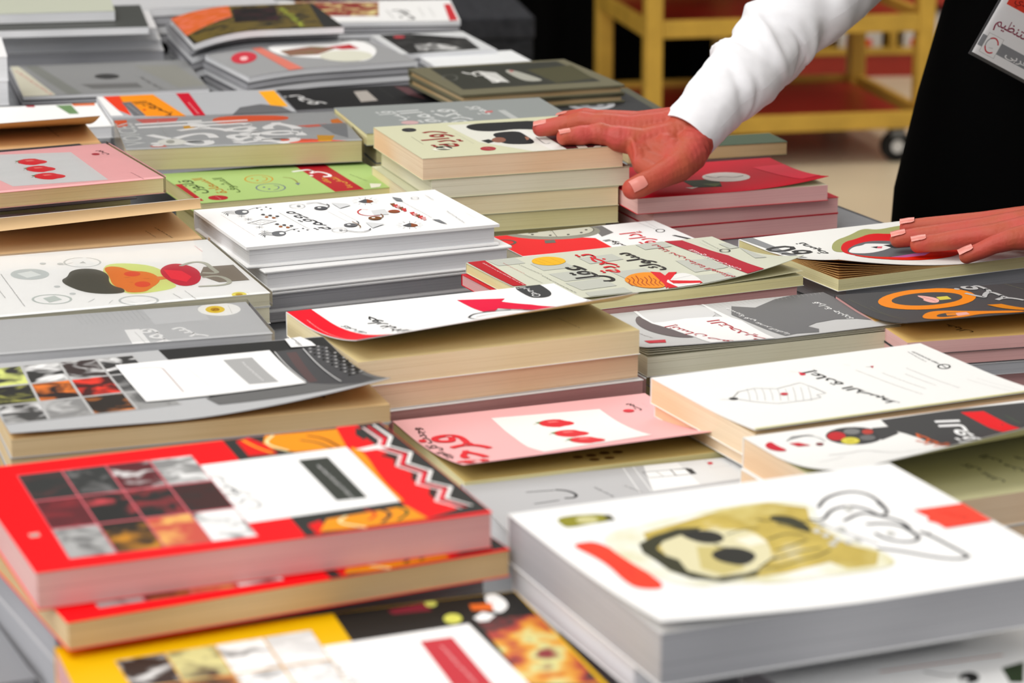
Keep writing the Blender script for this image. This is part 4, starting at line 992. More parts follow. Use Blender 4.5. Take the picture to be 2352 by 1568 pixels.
["p","3a3a34",[409,-35,499,-37,504,22,407,22]],
["p","4a4a44",[944,105,932,121,919,123,913,112,917,93,929,78,942,76,948,87]],
["p","4a4a44",[858,186,846,201,833,204,827,192,831,174,843,159,856,156,862,167]],
["p","4a4a44",[719,210,707,225,694,227,688,216,692,198,704,183,717,180,723,191]],
["p","4a4a44",[563,171,552,186,539,189,533,178,537,159,549,144,561,142,567,153]],
["p","4a4a44",[433,80,421,95,408,98,402,87,406,68,418,53,430,51,436,62]],
["p","4a4a44",[361,-39,349,-24,336,-21,330,-32,334,-51,346,-66,358,-69,365,-57]],
["p","4a4a44",[367,-155,356,-140,343,-137,337,-148,340,-167,352,-183,365,-185,371,-174]],
["p","4a4a44",[451,-238,440,-222,427,-219,421,-231,424,-250,436,-265,449,-268,455,-256]],
["p","4a4a44",[591,-263,579,-248,566,-245,560,-256,564,-275,576,-291,589,-294,595,-282]],
["p","4a4a44",[749,-224,737,-209,724,-206,718,-218,722,-237,734,-252,747,-255,753,-243]],
["p","4a4a44",[882,-132,870,-116,857,-114,850,-125,855,-144,867,-159,880,-162,886,-151]],
["p","4a4a44",[953,-11,941,4,928,7,922,-4,926,-23,938,-38,951,-41,957,-30]],
["p","66665e",[419,325,509,338,473,448,377,432]],
["s","55554e",23,[157,291,136,321,106,342,72,349,39,342,12,322,-5,291,-10,255,-1,219,20,189,50,168,84,161,117,168,145,188,162,219,166,255],1],
["p","3a3a38",[66,285,56,301,42,315,26,323,9,325,-7,321,-20,312,-29,297,-34,280,-34,261,-28,242,-18,225,-4,212,12,204,29,201,45,205,58,215,68,229,73,247,72,266]],
["t","2a2a2a","الوقت",950,523,986,887,1.0],
["t","d81828","إدارة",1280,337,1274,810,1.2],
["p","3a3a3a",[1517,610,1550,610,1616,796,1577,807]],
["t","f0f0f0","وقت",-63,603,-87,794,1],
["s","444",9,[1543,420,1534,434,1523,446,1511,455,1498,459,1487,459,1477,454,1469,446,1465,434,1465,420,1468,404,1474,389,1483,374,1494,363,1507,354,1519,350,1531,350,1541,354,1548,363,1552,375,1553,389,1550,405],1],
["z","444",1474,-15,1497,363,13],
["z","666",1556,22,1526,340,7]],"redst":[["p","2f3a24",[673,744,1024,783,922,1104,670,1073]],
["p","e4e2dc",[1335,805,1298,863,1245,905,1180,929,1111,933,1042,918,981,885,934,837,905,778,898,713,913,649,949,591,1003,546,1069,517,1141,509,1212,522,1273,556,1320,606,1348,669,1353,738]],
["s","333",13,[960,616,1010,738,1102,680,1179,775,1303,723],0],
["p","5a6a3a",[791,942,980,967,864,1085]],
["p","f0e8e0",[583,1044,710,1056,618,1118]],
["p","e83048",[1536,384,1902,340,1921,1156,1687,1186]]],"orange":[["p","e8643a",[-2,32,131,20,115,344,-9,413]],
["p","d8706a",[217,-44,651,-91,585,285,280,258]],
["p","e8643a",[980,41,1385,29,1745,142,1704,383,1405,342,948,463]],
["p","e86040",[1491,1357,1785,1407,2116,1610,2021,1741,1504,1679]],
["p","d8a020",[649,380,798,494,643,733]],
["p","d8a030",[1870,1224,2035,1284,1955,1613,1836,1548]],
["p","e08030",[2118,458,2203,394,2223,646,2106,636]],
["p","d87060",[235,1422,376,1416,396,1510,256,1501]],
["p","d87060",[1741,702,2045,648,2069,775,1844,806]],
["p","86888c",[1967,671,2269,656,2146,1425,2038,1167]],
["t","f2f2f2","الركة",845,194,938,1502,1.75],
["t","f2f2f2","المعر",1296,260,1370,1620,1.75],
["t","f2f2f2","حقة",1758,478,1760,1531,2.1],
["p","e6e6e0",[595,1313,583,1362,560,1403,526,1432,486,1447,444,1445,403,1428,367,1397,341,1354,326,1305,324,1253,335,1203,359,1162,392,1132,432,1117,475,1118,517,1135,553,1167,579,1210,594,1260]],
["p","b0b0a8",[489,1274,484,1301,476,1325,465,1342,452,1352,439,1354,426,1347,416,1331,408,1310,405,1284,406,1256,410,1228,418,1205,430,1187,442,1176,456,1175,468,1182,479,1198,486,1219,489,1246]],
["t","d2d4d4","VOICES",161,191,211,1379,0.75],
["z","d0d0d0",424,126,439,1048,24]],"strips":[["p","f0f0f0",[-11,7,66,-39,147,1191,18,1175]],
["p","e63e1c",[68,-57,246,-67,229,721,227,1230,132,876]],
["p","f0900f",[246,-67,611,-28,775,1403,365,1294,237,402]],
["p","6c6c70",[219,415,318,405,371,1251,247,1253]],
["z","ddd",266,548,324,1195,13],
["t","3a1a10","التعب",483,393,649,1308,0.85],
["p","d84010",[417,925,407,960,392,972,381,954,381,915,391,880,406,868,416,887]],
["p","c60c2a",[858,0,1002,9,975,1412,853,1397]],
["z","f0d0d0",911,581,913,1307,19],
["p","f5aa1c",[1750,122,1926,101,1900,1103,1728,1057]],
["z","c07010",1785,343,1821,963,10],
["p","66676a",[1250,1441,1396,1032,1641,896,1831,1084,1886,1566]]],"olive":[["p","34352e",[228,96,1752,96,1721,1533,130,1522]],
["p","c8c8c4",[671,440,832,605,762,1253,588,1139]],
["t","e4e4e0","كتب",694,449,678,1223,1.1],
["p","4a4830",[1227,537,1806,424,1709,1344,1223,1473]],
["p","a8a89e",[960,493,1071,480,1146,1035,1153,1295,953,1273,931,956]],
["s","70716a",10,[317,783,296,834,271,878,243,912,215,933,189,940,168,932,152,910,143,875,142,831,149,780,164,727,184,676,210,631,237,597,266,575,292,568,314,576,330,598,338,634,339,679,332,730],1],
["z","666",475,475,467,1094,17],
["p","b06060",[1054,580,1032,617,1008,627,997,605,1004,562,1026,525,1049,515,1061,538]]],"circle":[["p","38393b",[482,185,2042,144,2045,1834,607,1818]],
["p","c6c8cc",[1716,991,1688,1062,1646,1124,1594,1175,1534,1211,1470,1231,1406,1233,1346,1217,1291,1185,1247,1138,1215,1078,1197,1009,1194,936,1207,861,1234,789,1275,726,1327,673,1388,636,1452,615,1518,612,1580,628,1635,662,1680,710,1712,772,1729,842,1730,916]],
["p","7f8286",[1638,983,1612,1041,1572,1089,1521,1122,1464,1137,1408,1132,1357,1109,1316,1069,1289,1017,1280,956,1288,893,1314,835,1354,786,1405,752,1462,737,1520,741,1571,765,1612,805,1638,859,1647,920]],
["p","b9bbc0",[1590,988,1571,1030,1542,1064,1505,1088,1464,1099,1423,1096,1386,1079,1357,1050,1338,1012,1331,968,1337,923,1356,881,1385,846,1422,822,1463,811,1504,814,1541,831,1571,860,1590,899,1596,943]],
["p","5a5c60",[1523,983,1515,1002,1503,1018,1488,1030,1472,1036,1456,1035,1442,1028,1431,1015,1425,998,1423,978,1426,958,1434,938,1446,922,1461,910,1478,904,1494,905,1508,912,1519,925,1525,942,1527,962]],
["z","777",1869,283,1947,844,12],
["z","5a5a5a",1983,1175,1972,1516,10]],"greyarab":[["t","c9cccb","قلب",526,328,563,864,1.3],
["t","c9cccb","المقا",786,334,872,1184,1.0],
["t","c9cccb","فكرة",1141,392,1098,1183,1.1],
["t","d4d6d5","كلمة",1415,296,1452,782,1.0],
["p","b4b7b6",[1550,596,1626,600,1635,1213,1558,1215]],
["p","c8a4a4",[626,1031,615,1058,597,1081,573,1096,547,1102,520,1099,495,1087,475,1067,461,1042,456,1013,458,983,469,956,488,933,511,918,538,912,565,914,590,926,610,946,624,972,629,1001]],
["z","b8bab9",2147,105,2161,943,18],
["p","c86060",[1413,617,1500,608,1475,686,1398,698]]],"black":[["t","c8c8c8","نحو",189,376,325,1011,1],
["p","a8a29c",[826,320,984,301,979,949,778,993]],
["z","555",1158,123,1182,826,21],
["p","5a3a3e",[1342,68,1485,206,1514,1008,1382,681]]],"greymag":[["p","c9c6b4",[11,-4,106,-92,367,2243,-77,2226]],
["z","b84848",54,340,315,2081,54],
["p","7a7c78",[175,-74,330,-33,672,2173,505,2180]],
["p","3a3a3a",[1204,1030,1190,1086,1164,1133,1128,1166,1085,1182,1040,1180,997,1159,960,1122,933,1073,918,1015,918,955,931,899,957,852,993,818,1036,801,1082,804,1125,824,1162,862,1189,912,1204,970]],
["p","6a6a6a",[710,1472,1352,1534,1381,1852,811,1807]],
["z","555",1435,1133,1566,2003,72],
["p","8a8a84",[1463,317,1953,388,2201,1859,1776,1955]]],"magtop":[["p","h6a5a2a,2c2a22",[-18,-143,1894,14,1781,2159,40,2190]],
["p","hd8662a,e87860",[-18,-143,754,-77,655,906,-92,1479]],
["p","h1c1a1a,3a2226",[757,266,1319,209,1162,1428,612,1411]],
["z","b8c848",1351,355,1363,2049,115],
["p","303030",[1777,123,1900,85,1784,2097,1589,2108]]],"mag2":[["p","f0f0f0",[814,-127,1958,-174,1970,739,1498,1612,1332,1308,791,900,686,436]],
["p","h8a5a48,7a6a40",[801,424,1255,248,1549,436,1135,868,799,820]],
["p","d8d8c8",[1703,1206,1644,1320,1564,1411,1469,1469,1369,1489,1274,1470,1192,1413,1131,1324,1097,1212,1094,1086,1122,958,1179,842,1259,748,1355,687,1457,665,1555,684,1638,743,1700,835,1732,950,1733,1079]],
["p","c83040",[451,636,408,743,357,833,300,897,245,930,196,929,158,893,135,827,128,735,139,628,166,515,208,407,260,315,317,248,373,213,423,214,462,251,485,320,491,413,479,522]],
["p","f0c0c0",[337,647,305,717,268,753,240,741,232,686,247,609,279,538,316,502,344,514,352,569]],
["p","d87868",[560,76,683,42,670,1739,494,1731]],
["p","b83038",[1417,380,1745,270,1740,641,1525,610]]],"magw":[["p","h8a2028,e0d090",[652,-2,1806,137,1753,1477,706,1404]],
["p","c83038",[2681,451,2774,431,2772,1936,2660,1991]],
["t","2a2a2a","بيت",2069,916,2234,1818,0.9],
["z","555",1867,966,1946,1724,25],
["z","888",2320,730,2347,1560,17],
["z","888",2460,743,2484,1574,17]],"mag3":[["p","h1c1c1c,3a3a3a",[117,-41,518,-43,1089,512,1015,1402,94,1526]],
["p","h777,eee",[338,832,593,790,771,1087,811,1338,254,1343]],
["p","b04048",[387,232,374,266,356,295,333,316,309,326,286,325,266,313,251,291,242,260,241,225,247,188,260,153,278,124,301,103,325,93,348,94,368,106,383,129,392,159,393,195]]],"redlow":[["p","2f302e",[1465,-67,2472,-57,2431,1720,1395,1862]],
["p","f0940f",[1717,-24,2178,43,2125,410,1784,369,1638,210]],
["p","e01010",[1531,52,1618,-27,1674,179,1682,362,1520,340]],
["s","f0a020",18,[1573,37,1603,196,1661,345],0],
["s","f3e7b0",16,[1766,10,1662,152,1754,339],0],
["s","5a1410",16,[1939,95,2016,182,2044,376],0],
["s","2f302e",14,[1877,162,1957,241,1999,394],0],
["q","f00810",[2145,1,2275,16,2239,274,2263,1118,2268,1638,2070,1720,2029,1410,2079,391]],
["p","f0940f",[2093,351,2144,507,2062,1035,2055,1440,2024,1388,2050,776]],
["p","2f302e",[2252,45,2280,197,2214,309,2202,189]],
["s","3a2420",39,[2216,603,2280,718,2216,822,2292,969,2218,1100,2296,1235,2220,1368,2251,1521],0],
["s","f4f0ee",21,[2363,38,2377,302,2302,455,2381,622,2296,799,2368,975,2285,1144,2368,1281,2279,1448,2360,1613],2],
["s","e81030",21,[2323,55,2337,318,2263,470,2342,637,2258,814,2330,989,2248,1157,2331,1295,2242,1461,2323,1625],2],
["s","f4d0d0",21,[2288,69,2303,332,2230,484,2309,650,2225,826,2297,1001,2216,1169,2299,1306,2210,1472,2292,1636],2],
["p","f4f0ee",[2112,449,2244,413,2311,486,2147,499]],
["p","e01010",[1459,1584,1539,1541,1537,1692,1457,1752]],
["p","f0940f",[1577,1537,2036,1492,2070,1720,1622,1726,1484,1707]],
["s","f3e7b0",16,[1691,1526,1603,1605,1726,1739],0],
["s","2f5020",18,[1982,1470,2026,1586,1913,1694],0],
["s","2f302e",21,[1872,1464,1930,1578,1826,1697],0],
["s","d01818",14,[1812,1459,1853,1554,1774,1637],0],
["p","f6f6f6",[1096,407,2079,391,2029,1410,1052,1448]],
["p","3a3d38",[1748,522,1921,527,1891,1285,1722,1272]],
["z","dcdcdc",1822,648,1815,1254,25],
["t","c9c9c9","دعوى",1275,608,1282,1242,1.3],
["z","d2d2d2",1486,639,1489,1228,11],
["g",[244,198,1227,207,1172,1661,197,1633],4,3,0.045,["h2a2c2c,4a3030","h303232,777","h5a1820,e8e8e8","h888,eee","h5a1a22,7a2028","h1c1c1c,c04048","h202020,902830","h3a1818,222","haaa,333","h241c14,c08018","hc85040,e8b060","hf0f0f0,303030"]],
["p","b8a8a0",[88,1184,143,1177,141,1239,90,1240]]],"letter":[["p","1c1c1c",[942,721,927,739,908,753,888,761,870,764,853,760,842,750,835,735,835,717,840,697,852,676,867,658,886,644,906,635,925,633,941,636,953,646,959,661,960,680,954,701]],
["p","f0f0f0",[873,725,868,731,862,735,856,737,849,738,844,736,840,733,837,728,837,722,838,716,841,710,846,704,852,700,859,698,865,697,871,698,875,702,877,707,878,713,876,719]],
["p","2a3a22",[1115,666,1270,643,1101,871,1040,842]],
["s","b86a50",10,[539,440,908,483,1231,525],0],
["s","555",8,[741,532,807,629,874,646],0]],"leaf":[["p","6f8f62",[1556,50,1720,57,1747,610,1647,602]],
["p","e0703a",[1728,-15,1979,14,1962,159,1743,137]],
["p","b83a44",[1241,-35,1335,-28,1331,100,1254,80]]]}''')
BOOK = {
    'red2': (-0.3009, 1.387, 0.083, 26.25, 0.2425, 0.172, 0.0152),
    'yellow': (-0.2267, 1.2506, 0.0632, 19.24, 0.2417, 0.17, 0.018),
    'person': (-0.0022, 1.3514, 0.0984, 22.57, 0.2311, 0.1863, 0.0267),
    'comic': (-0.032, 1.6103, 0.03, 17.87, 0.19, 0.125, 0.015),
    'gear': (0.1439, 1.606, 0.0619, 23.34, 0.22, 0.1591, 0.02),
    'type': (-0.359, 1.7309, 0.073, 18.27, 0.24, 0.1739, 0.0122),
    'pink': (-0.0803, 1.7369, 0.0327, 21.07, 0.1852, 0.14, 0.012),
    'reset': (0.0934, 1.7455, 0.0605, 24.52, 0.2133, 0.1418, 0.018),
    'wrap': (-0.3975, 1.8705, 0.0655, 17.0, 0.21, 0.0944, 0.012),
    'clock': (-0.1625, 1.8788, 0.0715, 23.74, 0.2117, 0.1463, 0.018),
    'human': (0.0511, 1.9761, 0.0422, 21.78, 0.208, 0.123, 0.0149),
    'seventy': (0.2508, 2.0332, 0.045, 14.48, 0.21, 0.145, 0.0102),
    'child': (-0.472, 2.0507, 0.0657, 20.59, 0.24, 0.1894, 0.0101),
    'white': (-0.2694, 2.2334, 0.0683, 22.68, 0.2184, 0.1495, 0.018),
    'white2': (-0.2607, 2.2001, 0.0476, 26.35, 0.2019, 0.148, 0.0173),
    'brain': (-0.0369, 2.102, 0.0541, 24.84, 0.2245, 0.1496, 0.0085),
    'sixty': (0.1902, 2.2076, 0.0489, 25.8, 0.205, 0.1547, 0.0101),
    'flap': (-0.5012, 2.2283, 0.06, 20.13, 0.21, 0.145, 0.015),
    'pink2': (-0.5559, 2.3017, 0.0951, 25.19, 0.21, 0.1684, 0.0132),
    'green': (-0.3343, 2.5095, 0.0422, 22.83, 0.1973, 0.14, 0.013),
    'twovol': (-0.1305, 2.5063, 0.0881, 18.69, 0.1912, 0.1589, 0.0198),
    'watch': (-0.0234, 2.2972, 0.03, 24.33, 0.165, 0.145, 0.012),
    'redst': (0.0701, 2.5051, 0.047, 18.74, 0.189, 0.1333, 0.0149),
    'redst2': (0.0704, 2.5035, 0.0356, 23.37, 0.195, 0.14, 0.0163),
    'flap2': (-0.6294, 2.5983, 0.0671, 16.75, 0.21, 0.1274, 0.012),
    'orange': (-0.3983, 2.6602, 0.0663, 12.44, 0.2257, 0.1579, 0.021),
    'greyarab': (-0.1802, 2.699, 0.0718, 15.99, 0.2166, 0.145, 0.012),
    'circle': (-0.0789, 2.9467, 0.04, 14.33, 0.215, 0.16, 0.015),
    'small': (0.1013, 2.6824, 0.0399, 16.6, 0.17, 0.0494, 0.0133),
    'strips': (-0.4497, 2.8884, 0.0494, 14.92, 0.1931, 0.145, 0.013),
    'olive': (-0.117, 3.0096, 0.0603, 20.1, 0.1879, 0.1837, 0.01),
    'black': (-0.2672, 3.0318, 0.032, 14.35, 0.19, 0.1291, 0.01),
    'blk1': (-0.7084, 3.4502, 0.058, 11.19, 0.24, 0.17, 0.0151),
    'greymag': (-0.6051, 3.2138, 0.0285, 14.56, 0.2107, 0.2122, 0.003),
    'magtop': (-0.4373, 3.4297, 0.068, 14.75, 0.1838, 0.2125, 0.006),
    'mag2': (-0.3702, 3.22, 0.0476, 23.1, 0.2071, 0.1736, 0.006),
    'magw': (-0.3661, 3.6984, 0.0377, 5.44, 0.28, 0.1999, 0.006),
    'mag3': (-0.1777, 3.3377, 0.0469, 17.24, 0.1192, 0.1518, 0.006),
    'red': (-0.3006, 1.4126, 0.1028, 22.27, 0.2417, 0.1757, 0.0199),
    'leaf': (-0.6412, 2.8252, 0.045, 15.0, 0.2, 0.14, 0.012),
    'wleft': (-0.7695, 2.9755, 0.094, 13.0, 0.2, 0.14, 0.026),
    'greyleft': (-0.492, 1.3566, 0.03, 24.0, 0.2, 0.16, 0.012),
    'letter': (0.1146, 1.2671, 0.05, 26.0, 0.24, 0.17, 0.012),
    'mag4': (-0.1171, 3.2189, 0.042, 17.0, 0.12, 0.09, 0.006),
    'darkmag': (-0.7249, 3.4119, 0.068, 11.0, 0.25, 0.19, 0.009),
    'palemag': (-0.7642, 3.4151, 0.081, 11.0, 0.25, 0.15, 0.012),
    'backmag': (-0.5986, 3.6527, 0.06, 15.0, 0.25, 0.2, 0.01),
}
LIFT = {'person': (0.006, 0.5, 1.5, 0, 1, 1, 0.3, 2), 'type': (0.004, 1, 1, 0.017, 0.6, 1.6, 0.25, 2), 'clock': (0.015, 1, 1, 0.026, 1, 1, 0.25, 1.8), 'pink': (0.011, 1, 1, 0.014, 1, 1, 0.3, 1.8), 'reset': (0.003, 1, 1, 0.003, 1, 1, 0.5, 2), 'gear': (0.028, 1, 1, 0.046, 1, 1, 0.25, 1.7), 'human': (0.0075, 1, 1, 0.005, 0.5, 1, 0.45, 2), 'seventy': (0.0145, 1, 1, 0.018, 1, 1, 0.3, 1.8), 'brain': (0.003, 1, 1, 0.016, 0.55, 2, 0.2, 2), 'sixty': (0.016, 0.62, 1.6, 0, 1, 1, 0.3, 1.6), 'flap': (0.028, 1, 1, 0.033, 1, 1, 0.05, 1.3), 'flap2': (0.021, 1, 1, 0.026, 1, 1, 0.1, 1.5), 'redst': (0, 1, 1, 0.008, 0.5, 2, 0.3, 2)}

# ------------------------------------------------------------------ books
def surface_fn(L, W, T, lf, frac=1.0, dz=0.0):
    def fn(u, v, off=0.0):
        u2, v2, h = cover_pt(lf, L, W, u, v)
        v2 = v + (v2 - v) * frac
        return (u2 - L / 2, W / 2 - v2, T + h * frac + dz + off)
    return fn
def paperback(name, label, x, y, z, yaw, L, W, T, ink='f0f0ee', pages='cream', inside='efe6cc', lift=None, art=None, page_art=None,
              sheets=(), group=None, spine=None, category='book', flap=False, film=False, glue=.0005):
    """x, y = far left corner of the top (spine side, head of the book); z = height of the top over the table"""
    ca, sa = math.cos(yaw), math.sin(yaw)
    cx = x + ca * L / 2 + sa * W / 2; cy = y + sa * L / 2 - ca * W / 2
    root = tag(empty(name, (cx, cy, TZ + z - T), yaw), label, category, group or 'books piled on the display table')
    t = .0004
    # page block
    b = MB(); pm = page_mat(pages)
    b.box((-L / 2 + .0006, -W / 2 + .0006, t), (L / 2 - .0006, W / 2 - .0004, T - t - .00005), pm, top=plain('paper_' + inside, inside, .8, .1))
    if page_art in ART:
        p = Print(b, lambda u, v, o: (u - L / 2, W / 2 - v, T - t - .00005 + o), False, L, W); p.key = art; p.run(ART[page_art])
    b.build('page_block', root)
    # cover: front board hinged at the spine, spine, back
    m = MB(); mk = mat(ink); ins = plain('paper_' + inside, inside, .8, .1)
    fn = surface_fn(L, W, T, lift)
    nu, nv = (18, 40) if lift else (1, 1)
    m.grid(lambda a, c: fn(a * L, c * W), nu, nv, mk, True)
    m.grid(lambda a, c: fn(a * L, c * W, -t), nu, nv, ins)
    for side in (0, 1):
        m.grid(lambda a, c: fn(side * L, a * W, -t * (1 - c) if side else -t * c), nv, 1, mk)
    m.grid(lambda a, c: fn(a * L, W, -t * c), nu, 1, mk, True)
    sm = mat(spine or ink)
    m.box((-L / 2, W / 2 - t, 0), (L / 2, W / 2 + t, T - .0001), sm)
    m.box((-L / 2, -W / 2, 0), (L / 2, W / 2 - t, t), mk)
    if art in ART:
        p = Print(m, fn, bool(lift), L, W); p.key = art; p.run(ART[art])
    m.build('cover', root)
    if flap:
        f = MB(); fm = plain('paper_' + inside, inside, .8, .1)
        def ff(a, c):
            q = Vector(fn(a * L, W)); return q + Vector((0, -.004 * c + .004 * math.sin(c * 2.2), -.0115 * c * (1 - .25 * a)))
        f.grid(ff, 14, 5, fm); f.grid(lambda a, c: ff(a, c) + Vector((0, .0003, 0)), 14, 5, fm, True)
        f.build('cover_flap', root, True)
    if sheets:
        s = MB(); sm = plain('leaf_' + inside, inside, .8, .1)
        for i, fr in enumerate(sheets):
            g = surface_fn(L - .001, W - .001, T - t - .0001, lift, fr)
            s.grid(lambda a, c: g(a * (L - .001), c * (W - .001)), 14, 20, sm, True)
            s.grid(lambda a, c: g(a * (L - .001), c * (W - .001), -.0002), 14, 20, sm)
            s.grid(lambda a, c: g(a * (L - .001), W - .001, -.0002 * c), 14, 1, sm, True)
            s.grid(lambda a, c: g(0, a * (W - .001), -.0002 * c), 20, 1, sm, True)
        s.build('loose_pages', root)
    if film:
        f = MB(); fm = film_mat(); e = .0012
        f.box((-L / 2 - e, -W / 2 - e, .0002), (L / 2 + e, W / 2 + e, T + e + .0006), fm)
        f.build('shrink_wrap', root)
    return root
def hardcover(name, label, x, y, z, yaw, L, W, T, ink='f2f2f2', pages='white', art=None, group=None, film=False):
    ca, sa = math.cos(yaw), math.sin(yaw)
    cx = x + ca * L / 2 + sa * W / 2; cy = y + sa * L / 2 - ca * W / 2
    root = tag(empty(name, (cx, cy, TZ + z - T), yaw), label, 'book', group or 'books piled on the display table')
    k = .0024; ov = .0035
    b = MB(); b.box((-L / 2 + ov, -W / 2 + ov, k), (L / 2 - ov, W / 2 - .002, T - k), page_mat(pages)); b.build('page_block', root)
    for nm, z0, z1 in (('back_board', 0, k), ('front_board', T - k, T)):
        m = MB(); m.box((-L / 2, -W / 2, z0), (L / 2, W / 2, z1), mat(ink))
        if nm == 'front_board' and art in ART:
            p = Print(m, lambda u, v, o: (u - L / 2, W / 2 - v, T + o), False, L, W); p.key = art; p.run(ART[art])
        o = m.build(nm, root)
        if not (nm == 'front_board' and art in ART): o.modifiers.new('edge', 'BEVEL').width = .0008
    m = MB(); m.box((-L / 2, W / 2 - .002, k), (L / 2, W / 2, T - k), mat(ink)); m.build('spine', root)
    if film:
        f = MB(); f.box((-L / 2 - .001, -W / 2 - .001, .0002), (L / 2 + .001, W / 2 + .001, T + .0016), film_mat()); f.build('shrink_wrap', root)
    return root
ORD = ['', 'second', 'third', 'fourth', 'fifth', 'sixth', 'seventh']
def stack(key, name, label, under, lower=(), fill=True, fill_name=None, fill_kw=None, **kw):
    """the top book of a pile and the books it lies on; lower = (thickness, dict) per visible book below"""
    x, y, z, yaw, L, W, T = BOOK[key]
    hard = kw.pop('hard', False); yaw = math.radians(yaw)
    kw.setdefault('art', key); kw.setdefault('group', None)
    if not hard: kw.setdefault('lift', LIFT.get(key)); kw.setdefault('page_art', key + '_page')
    (hardcover if hard else paperback)(name, label, x, y, z, yaw, L, W, T, **kw)
    zz = z - T; n = 1
    rnd = random.Random(key)
    low = list(lower)
    if fill and zz - sum(t for t, _ in low) > .002:
        rest = zz - sum(t for t, _ in low) - .0004 * (len(low) + 1); k = max(1, math.ceil(rest / .023))
        low += [(rest / k, dict(dict(du=.012, dv=.012, dl=-.024, dw=-.024) if fill_kw is None or 'du' not in fill_kw else {}, **dict(fill_kw or {}, _f=1))) for _ in range(k)]
    for t, o in low:
        o = dict(o); f = o.pop('_f', 0)
        du, dv, dy, dl, dw = o.pop('du', rnd.uniform(-.002, .002)), o.pop('dv', rnd.uniform(-.002, .002)), o.pop('dyaw', rnd.uniform(-.6, .6)), o.pop('dl', -.001), o.pop('dw', -.001)
        desc = o.pop('desc', under[0]); hd = o.pop('hard', hard)
        yy = yaw + math.radians(dy)
        px = x + math.cos(yaw) * du + math.sin(yaw) * dv; py = y + math.sin(yaw) * du - math.cos(yaw) * dv
        base = dict(pages=kw.get('pages', 'cream'), ink=o.pop('ink', kw.get('ink', 'f0f0ee')))
        base.update(o)
        lab = '%s, %s from the top of the pile %s' % (desc, ORD[n], under[1])
        if hd: base.pop('inside', None)
        (hardcover if hd else paperback)(name, lab, px, py, zz - .0004, yy, L + dl, W + dw, t - .0002, **base)
        zz -= t + .0002; n += 1
# ------------------------------------------------------------------ the setting
def struct(o): o['kind'] = 'structure'; return o
f = MB(); f.box((-9, -3, -.05), (9, 13, 0), plain('beige_tile', 'cdbda0', .35, .4, 3, .05)); struct(f.build('floor'))
f = MB(); f.box((-9, 12.9, 0), (9, 13, 4.2), plain('dull_wall', '6a5a50', .9)); struct(f.build('wall_back'))
f = MB(); f.box((-9, -3, 4.2), (9, 13, 4.25), plain('white_ceiling', 'd8d8d8', .9)); struct(f.build('ceiling'))
# black drape hung behind the table, in folds
f = MB(); dm = plain('black_drape', '050505', .95, .05)
def drape(a, c):
    x = -2.9 + a * 3.43; return (x, 7.12 + .03 * math.sin(a * 150), .004 + c * 3.2)
f.grid(drape, 220, 2, dm); f.grid(lambda a, c: Vector(drape(a, c)) + Vector((0, .02, 0)), 220, 2, dm, True)
tag(f.build('black_curtain', smooth=True), 'black curtain hanging behind the book table and the cart', 'curtain')

# ------------------------------------------------------------------ the table
TA = math.radians(24.3)
def tb(a, b, z=0.0): return Vector((math.cos(TA) * a - math.sin(TA) * b, math.sin(TA) * a + math.cos(TA) * b, z))
tr = tag(empty('display_table', tb(.45, 2.3), TA), 'long display table under a grey cloth, covered with piled books', 'table')
a0, a1, b0, b1 = -.55, 1.34, .55, 4.35
m = MB(); gc = plain('grey_table_cloth', '8a8c90', .6, .3, 40, .06)
m.box((a0 - .45, b0 - 2.3, TZ - .004), (a1 - .45, b1 - 2.3, TZ), gc)
m.grid(lambda u, c: (a1 - .45 + .004 + .012 * math.sin(u * 60) * c, b0 - 2.3 + u * (b1 - b0), TZ - c * .55), 160, 3, gc)
m.grid(lambda u, c: (a0 - .45 + u * (a1 - a0), b1 - 2.3 + .004 + .012 * math.sin(u * 40) * c, TZ - c * .55), 90, 3, gc)
m.build('table_cloth', tr)
m = MB(); wm = plain('table_wood', '6b5138', .5, .3, 20)
m.box((a0 - .44, b0 - 2.29, TZ - .034), (a1 - .46, b1 - 2.31, TZ - .0042), wm); m.build('table_top', tr)
for sx in (a0 + .1, a1 - .12):
    for sy in (b0 + .1, b1 - .12):
        m = MB(); m.box((sx - .45 - .025, sy - 2.3 - .025, 0), (sx - .45 + .025, sy - 2.3 + .025, TZ - .0342), plain('table_leg_metal', '55575a', .4)); m.build('leg', tr)

# ------------------------------------------------------------------ the books, nearest first
G = dict
stack('person', 'thick_book', 'big thick white book with a gold portrait in dark glasses on its cover', ('thick white book', 'topped by the gold portrait book'),
      ink='f4f4f4', pages='grey', inside='e4e4e4', 
      lower=[(.016, G(pages='white', ink='f0f0f0', du=.002, dv=.002, dl=-.04, dw=-.035, dyaw=0))], fill_kw=G(pages='grey', ink='c8c8c8', du=.03, dv=.0, dl=-.06, dw=-.10))
stack('red', 'anthology_book', 'red book with a grid of photos, an african pattern and a white label', ('red covered anthology', 'topped by the red photo-grid book'),
      ink='f8000e', pages='pink', lift=None, lower=[(.0152, G(pages='tan', art='redlow', dyaw=3.9, du=-.002, dv=.022, desc='red anthology'))],
      spine='d8d8d8', fill_kw=G(pages='grey', ink='d0d0d2', dyaw=3.9, du=.002, dv=.0, dw=-.022))
stack('yellow', 'anthology_book', 'yellow book with photos, dark picture and a white label with a red block', ('yellow anthology', 'topped by the yellow photo-grid book'),
      ink='eab600', pages='pink', lift=None, fill_kw=G(pages='pink', ink='d8d8d8', du=.001, dv=.012, dw=-.012))
stack('comic', 'comic_book', 'flat grey book with small white drawing panels lying behind the gold portrait book', ('grey book', 'topped by the grey panel book'),
      ink='bcbcbe', pages='white', lift=None)
